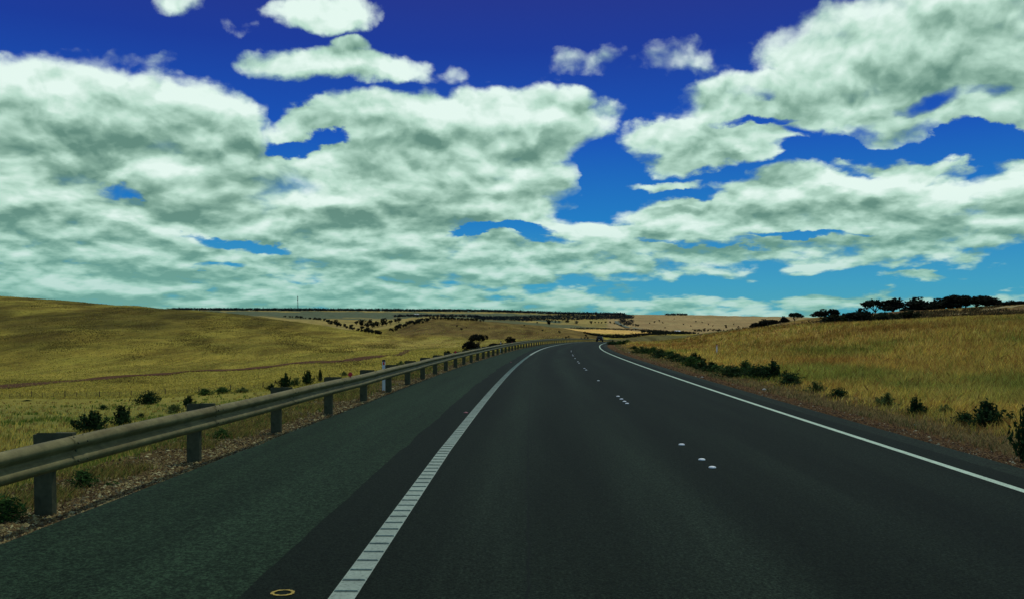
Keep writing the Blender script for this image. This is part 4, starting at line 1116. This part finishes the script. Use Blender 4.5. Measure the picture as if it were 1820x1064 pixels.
NEGB = [(1490, 262, 110, 20, .9), (1700, 258, 170, 26, 1.0), (1330, 212, 90, 9, .5), (1075, 330, 45, 55, .6), (545, 268, 55, 16, .7), (600, 258, 40, 12, .7), (400, 422, 90, 16, .9), (480, 432, 70, 18, .9), (375, 470, 80, 9, .7), (870, 410, 90, 12, .9), (950, 412, 80, 12, .9), (985, 425, 70, 10, .6), (520, 195, 26, 40, .35), (1110, 290, 90, 60, .7), (1100, 370, 60, 28, .5), (1210, 345, 90, 14, .5), (1250, 430, 120, 8, .5), (1430, 418, 140, 7, .7), (1330, 160, 70, 16, .3), (1690, 185, 110, 22, .45), (1300, 505, 500, 18, .4), (250, 335, 60, 10, .4)]
def vm(t, op, a, b=None):
    n = t.nodes.new('ShaderNodeVectorMath'); n.operation = op
    for i, v in enumerate((a, b)):
        if v is None: continue
        if isinstance(v, tuple): n.inputs[i].default_value = v
        else: t.links.new(v, n.inputs[i])
    return n.outputs['Value'] if op == 'LENGTH' else n.outputs[0]
def mr(v, a, b, c=0., d=1., smooth=True):
    n = nt.nodes.new('ShaderNodeMapRange'); n.interpolation_type = 'SMOOTHSTEP' if smooth else 'LINEAR'
    for i, x in enumerate((a, b, c, d)): n.inputs[i+1].default_value = x
    nt.links.new(v, n.inputs[0]); return n.outputs[0]
def noise2(vec, scale, detail, rough, dist=0, colr=False):
    n = nt.nodes.new('ShaderNodeTexNoise'); n.noise_dimensions = '2D'; n.inputs['Scale'].default_value = scale
    n.inputs['Detail'].default_value = detail; n.inputs['Roughness'].default_value = rough; n.inputs['Distortion'].default_value = dist
    nt.links.new(vec, n.inputs['Vector']); return n.outputs[1 if colr else 0]
# cloud deck coordinates: azimuth against log height, so puffs flatten towards the horizon as a real deck does
HO = .10
def deck_at(de):
    e = mathn(nt, 'ADD', mathn(nt, 'MAXIMUM', el, 0.0), HO+de)
    ev = mathn(nt, 'MULTIPLY', mathn(nt, 'LOGARITHM', e, math.e), 1.0)
    c = nt.nodes.new('ShaderNodeCombineXYZ')
    fx = mathn(nt, 'MULTIPLY', az, 2.0)
    nt.links.new(fx, c.inputs[0]); nt.links.new(ev, c.inputs[1]); return c.outputs[0]
deck = deck_at(0)
warp = vm(nt, 'SUBTRACT', noise2(deck, 3.4, 7, .56, 0, True), (.5, .5, .5))
angw = vm(nt, 'ADD', ang, vm(nt, 'MULTIPLY', warp, (.13, .07, 0)))
def chain(shift):
    acc = None; neg = None; v0 = vm(nt, 'ADD', angw, (0, shift, 0)) if shift else angw
    for (px, y, rx, ry, s) in POSB:
        a0, e0 = to_ang(px, y); d = vm(nt, 'MULTIPLY', vm(nt, 'SUBTRACT', v0, (a0, e0, 0)), (F/rx, F/ry, 0))
        d = vm(nt, 'DOT_PRODUCT', d, d)
        d.node.outputs  # squared distance
        v = mathn(nt, 'MULTIPLY_ADD', d.node.outputs['Value'], -s*1.15, s*1.15)
        if acc is None: acc = v
        else:
            n = nt.nodes.new('ShaderNodeMath'); n.operation = 'SMOOTH_MAX'; n.inputs[2].default_value = .15
            nt.links.new(acc, n.inputs[0]); nt.links.new(v, n.inputs[1]); acc = n.outputs[0]
    acc = mathn(nt, 'MAXIMUM', acc, -.9)
    for (px, y, rx, ry, s) in NEGB:
        a0, e0 = to_ang(px, y); d = vm(nt, 'MULTIPLY', vm(nt, 'SUBTRACT', v0, (a0, e0, 0)), (F/rx, F/ry, 0))
        d = vm(nt, 'DOT_PRODUCT', d, d)
        v = mathn(nt, 'MULTIPLY_ADD', d.node.outputs['Value'], -s, s); neg = v if neg is None else mathn(nt, 'MAXIMUM', neg, v)
    return mathn(nt, 'SUBTRACT', mathn(nt, 'MINIMUM', acc, .74), mathn(nt, 'MULTIPLY', mathn(nt, 'MAXIMUM', neg, 0), 1.05))
outm = mathn(nt, 'MULTIPLY', mathn(nt, 'MAXIMUM', mathn(nt, 'MAXIMUM', mathn(nt, 'SUBTRACT', mathn(nt, 'ABSOLUTE', az), .60), mathn(nt, 'SUBTRACT', el, .40)), 0), 9, clamp=True)
gen = mathn(nt, 'MULTIPLY_ADD', noise2(deck, 1.3, 2, .5), 3.2, -1.45)
def mixf(f, a, b):
    n = nt.nodes.new('ShaderNodeMix'); n.data_type = 'FLOAT'; nt.links.new(f, n.inputs[0]); nt.links.new(a, n.inputs[2]); nt.links.new(b, n.inputs[3]); return n.outputs[0]
def puffs(dk, det):
    wk = vm(nt, 'ADD', dk, vm(nt, 'MULTIPLY', warp, (.10, .08, 0)))
    p = mathn(nt, 'MULTIPLY_ADD', noise2(wk, 5.0, det, .53), NA, -NA/2)
    vor = nt.nodes.new('ShaderNodeTexVoronoi'); vor.voronoi_dimensions = '2D'; vor.feature = 'SMOOTH_F1'; vor.inputs['Scale'].default_value = 6.5
    vor.inputs['Smoothness'].default_value = .35
    vor.inputs['Detail'].default_value = 3; vor.inputs['Roughness'].default_value = .5; nt.links.new(wk, vor.inputs['Vector'])
    return mathn(nt, 'ADD', p, mathn(nt, 'MULTIPLY', mathn(nt, 'SUBTRACT', .42, vor.outputs['Distance']), VA))
DARKB = [(215, 275, 130, 38, .5), (90, 240, 140, 30, .3), (420, 250, 120, 30, .35), (690, 262, 200, 24, .4), (960, 262, 80, 20, .3), (470, 385, 150, 16, .3), (650, 372, 200, 20, .6), (850, 350, 200, 14, .3), (120, 350, 130, 22, .35), (380, 330, 90, 20, .25),
 (1290, 280, 120, 16, .3), (1480, 195, 260, 26, .35), (1740, 140, 120, 60, .35), (1790, 40, 140, 40, .3), (1480, 360, 200, 14, .3), (1550, 385, 250, 10, .3), (1760, 340, 120, 24, .4), (620, 145, 120, 10, .3), (60, 430, 200, 12, .3), (1000, 440, 200, 8, .2), (520, 455, 200, 8, .2), (1300, 400, 120, 10, .25)]
LITB = [(580, 330, 60, 34, .5), (110, 150, 150, 36, .3), (380, 190, 90, 40, .2), (860, 195, 170, 36, .3), (700, 190, 120, 24, .25), (960, 300, 90, 26, .3), (840, 300, 120, 18, .2), (1230, 225, 90, 24, .3), (1560, 300, 60, 24, .25), (1480, 110, 130, 30, .2), (620, 110, 120, 18, .2), (300, 310, 120, 24, .25), (1310, 150, 120, 40, .1)]
def shade_sum(lst):
    acc = None
    for (px, y, rx, ry, s) in lst:
        a0, e0 = to_ang(px, y); d = vm(nt, 'MULTIPLY', vm(nt, 'SUBTRACT', angw, (a0, e0, 0)), (F/rx, F/ry, 0))
        d = vm(nt, 'DOT_PRODUCT', d, d).node.outputs['Value']
        v = mathn(nt, 'MULTIPLY', mathn(nt, 'EXPONENT', mathn(nt, 'MULTIPLY', d, -1.1)), s)
        acc = v if acc is None else mathn(nt, 'ADD', acc, v)
    return acc
NA, VA = 1.3, .60
c0 = mixf(outm, chain(0), gen); c1 = mixf(outm, chain(.035), gen)
n0 = puffs(deck, 9); n1 = puffs(deck_at(.013), 5)
d0 = mathn(nt, 'ADD', c0, mathn(nt, 'MULTIPLY', n0, mr(c0, .0, .75, 1.1, .66)))
# thin strata far away, low over the horizon
st0 = noise2(deck, 13.0, 4, .55); st1 = noise2(deck_at(.006), 13.0, 4, .55); low_ = mr(el, .03, .17, 1, 0)
d0 = mathn(nt, 'ADD', d0, mathn(nt, 'MULTIPLY', mathn(nt, 'MULTIPLY_ADD', st0, 1.5, -.72), low_))
alpha = mr(d0, -.10, .44)
thick = mr(d0, .15, 1.1)
lit = mathn(nt, 'ADD', mathn(nt, 'MULTIPLY', mathn(nt, 'SUBTRACT', n0, n1), 1.25), mathn(nt, 'MULTIPLY', mathn(nt, 'SUBTRACT', st0, st1), mathn(nt, 'MULTIPLY_ADD', low_, 1.3, .25)))
lit = mathn(nt, 'ADD', lit, mathn(nt, 'MULTIPLY', mathn(nt, 'SUBTRACT', c0, c1), .36))
lit = mathn(nt, 'ADD', lit, mathn(nt, 'SUBTRACT', mathn(nt, 'MULTIPLY', shade_sum(LITB), .6), mathn(nt, 'MULTIPLY', shade_sum(DARKB), .52)))
lit = mathn(nt, 'ADD', lit, mathn(nt, 'MULTIPLY', thick, -.16)); lit = mathn(nt, 'ADD', lit, mr(el, .02, .16, .46, .58), clamp=True)
ccol = ramp(nt, lit, [(.0, (.25, .52, .42)), (.28, (.50, .86, .69)), (.62, (.98, 1.44, 1.21)), (1, (1.56, 1.88, 1.74))])
# clear sky: deep blue aloft, cyan at the horizon
gcol = ramp(nt, mr(el, 0, .42, smooth=False), [(.0, (.17, .84, .92)), (.12, (.09, .70, 1.1)), (.28, (.02, .42, 1.15)), (.5, (.010, .18, 1.0)), (.72, (.016, .085, .68)), (1, (.045, .048, .42))])
sky = nt.nodes.new('ShaderNodeTexSky'); sky.sky_type = 'NISHITA'; sky.sun_disc = False
sky.sun_elevation = math.radians(SUN_EL); sky.sun_rotation = math.radians(SUN_AZ)
skyc = mixc(nt, 1, sky.outputs[0], (.06, .06, .06), 'MULTIPLY')
clear = mixc(nt, .06, gcol, skyc)
# haze veils far clouds
hzf = mr(el, 0, .15, .6, 0)
ccol = mixc(nt, hzf, ccol, (.36, .95, .84))
full_ = mixc(nt, alpha, clear, ccol)
nt.links.new(full_, bg.inputs[0]); bg.inputs[1].default_value = 1.0
w.cycles.sampling_method = 'MANUAL'; w.cycles.sample_map_resolution = 512

# ------------------------------------------------------------------ sun, camera, view
sd = bpy.data.lights.new('sun', 'SUN'); sd.energy = 3.0; sd.angle = math.radians(.6); sd.color = (1, .96, .86)
so = bpy.data.objects.new('sun', sd); COL.objects.link(so)
so.rotation_euler = (math.radians(90-SUN_EL), 0, math.radians(180-SUN_AZ)); so.location = (0, 0, 60)
cd = bpy.data.cameras.new('camera'); cam = bpy.data.objects.new('camera', cd); COL.objects.link(cam)
cd.sensor_width = 36; cd.lens = 36*F/1820; cd.shift_y = (HY-532)/1820; cd.clip_end = 60000; cd.clip_start = .1
cam.location = (0, 0, CAMH); cam.rotation_euler = (math.radians(90), 0, 0); sc.camera = cam
sc.view_settings.view_transform = 'Standard'; sc.view_settings.look = 'None'; sc.view_settings.exposure = -1.0; sc.view_settings.gamma = 1
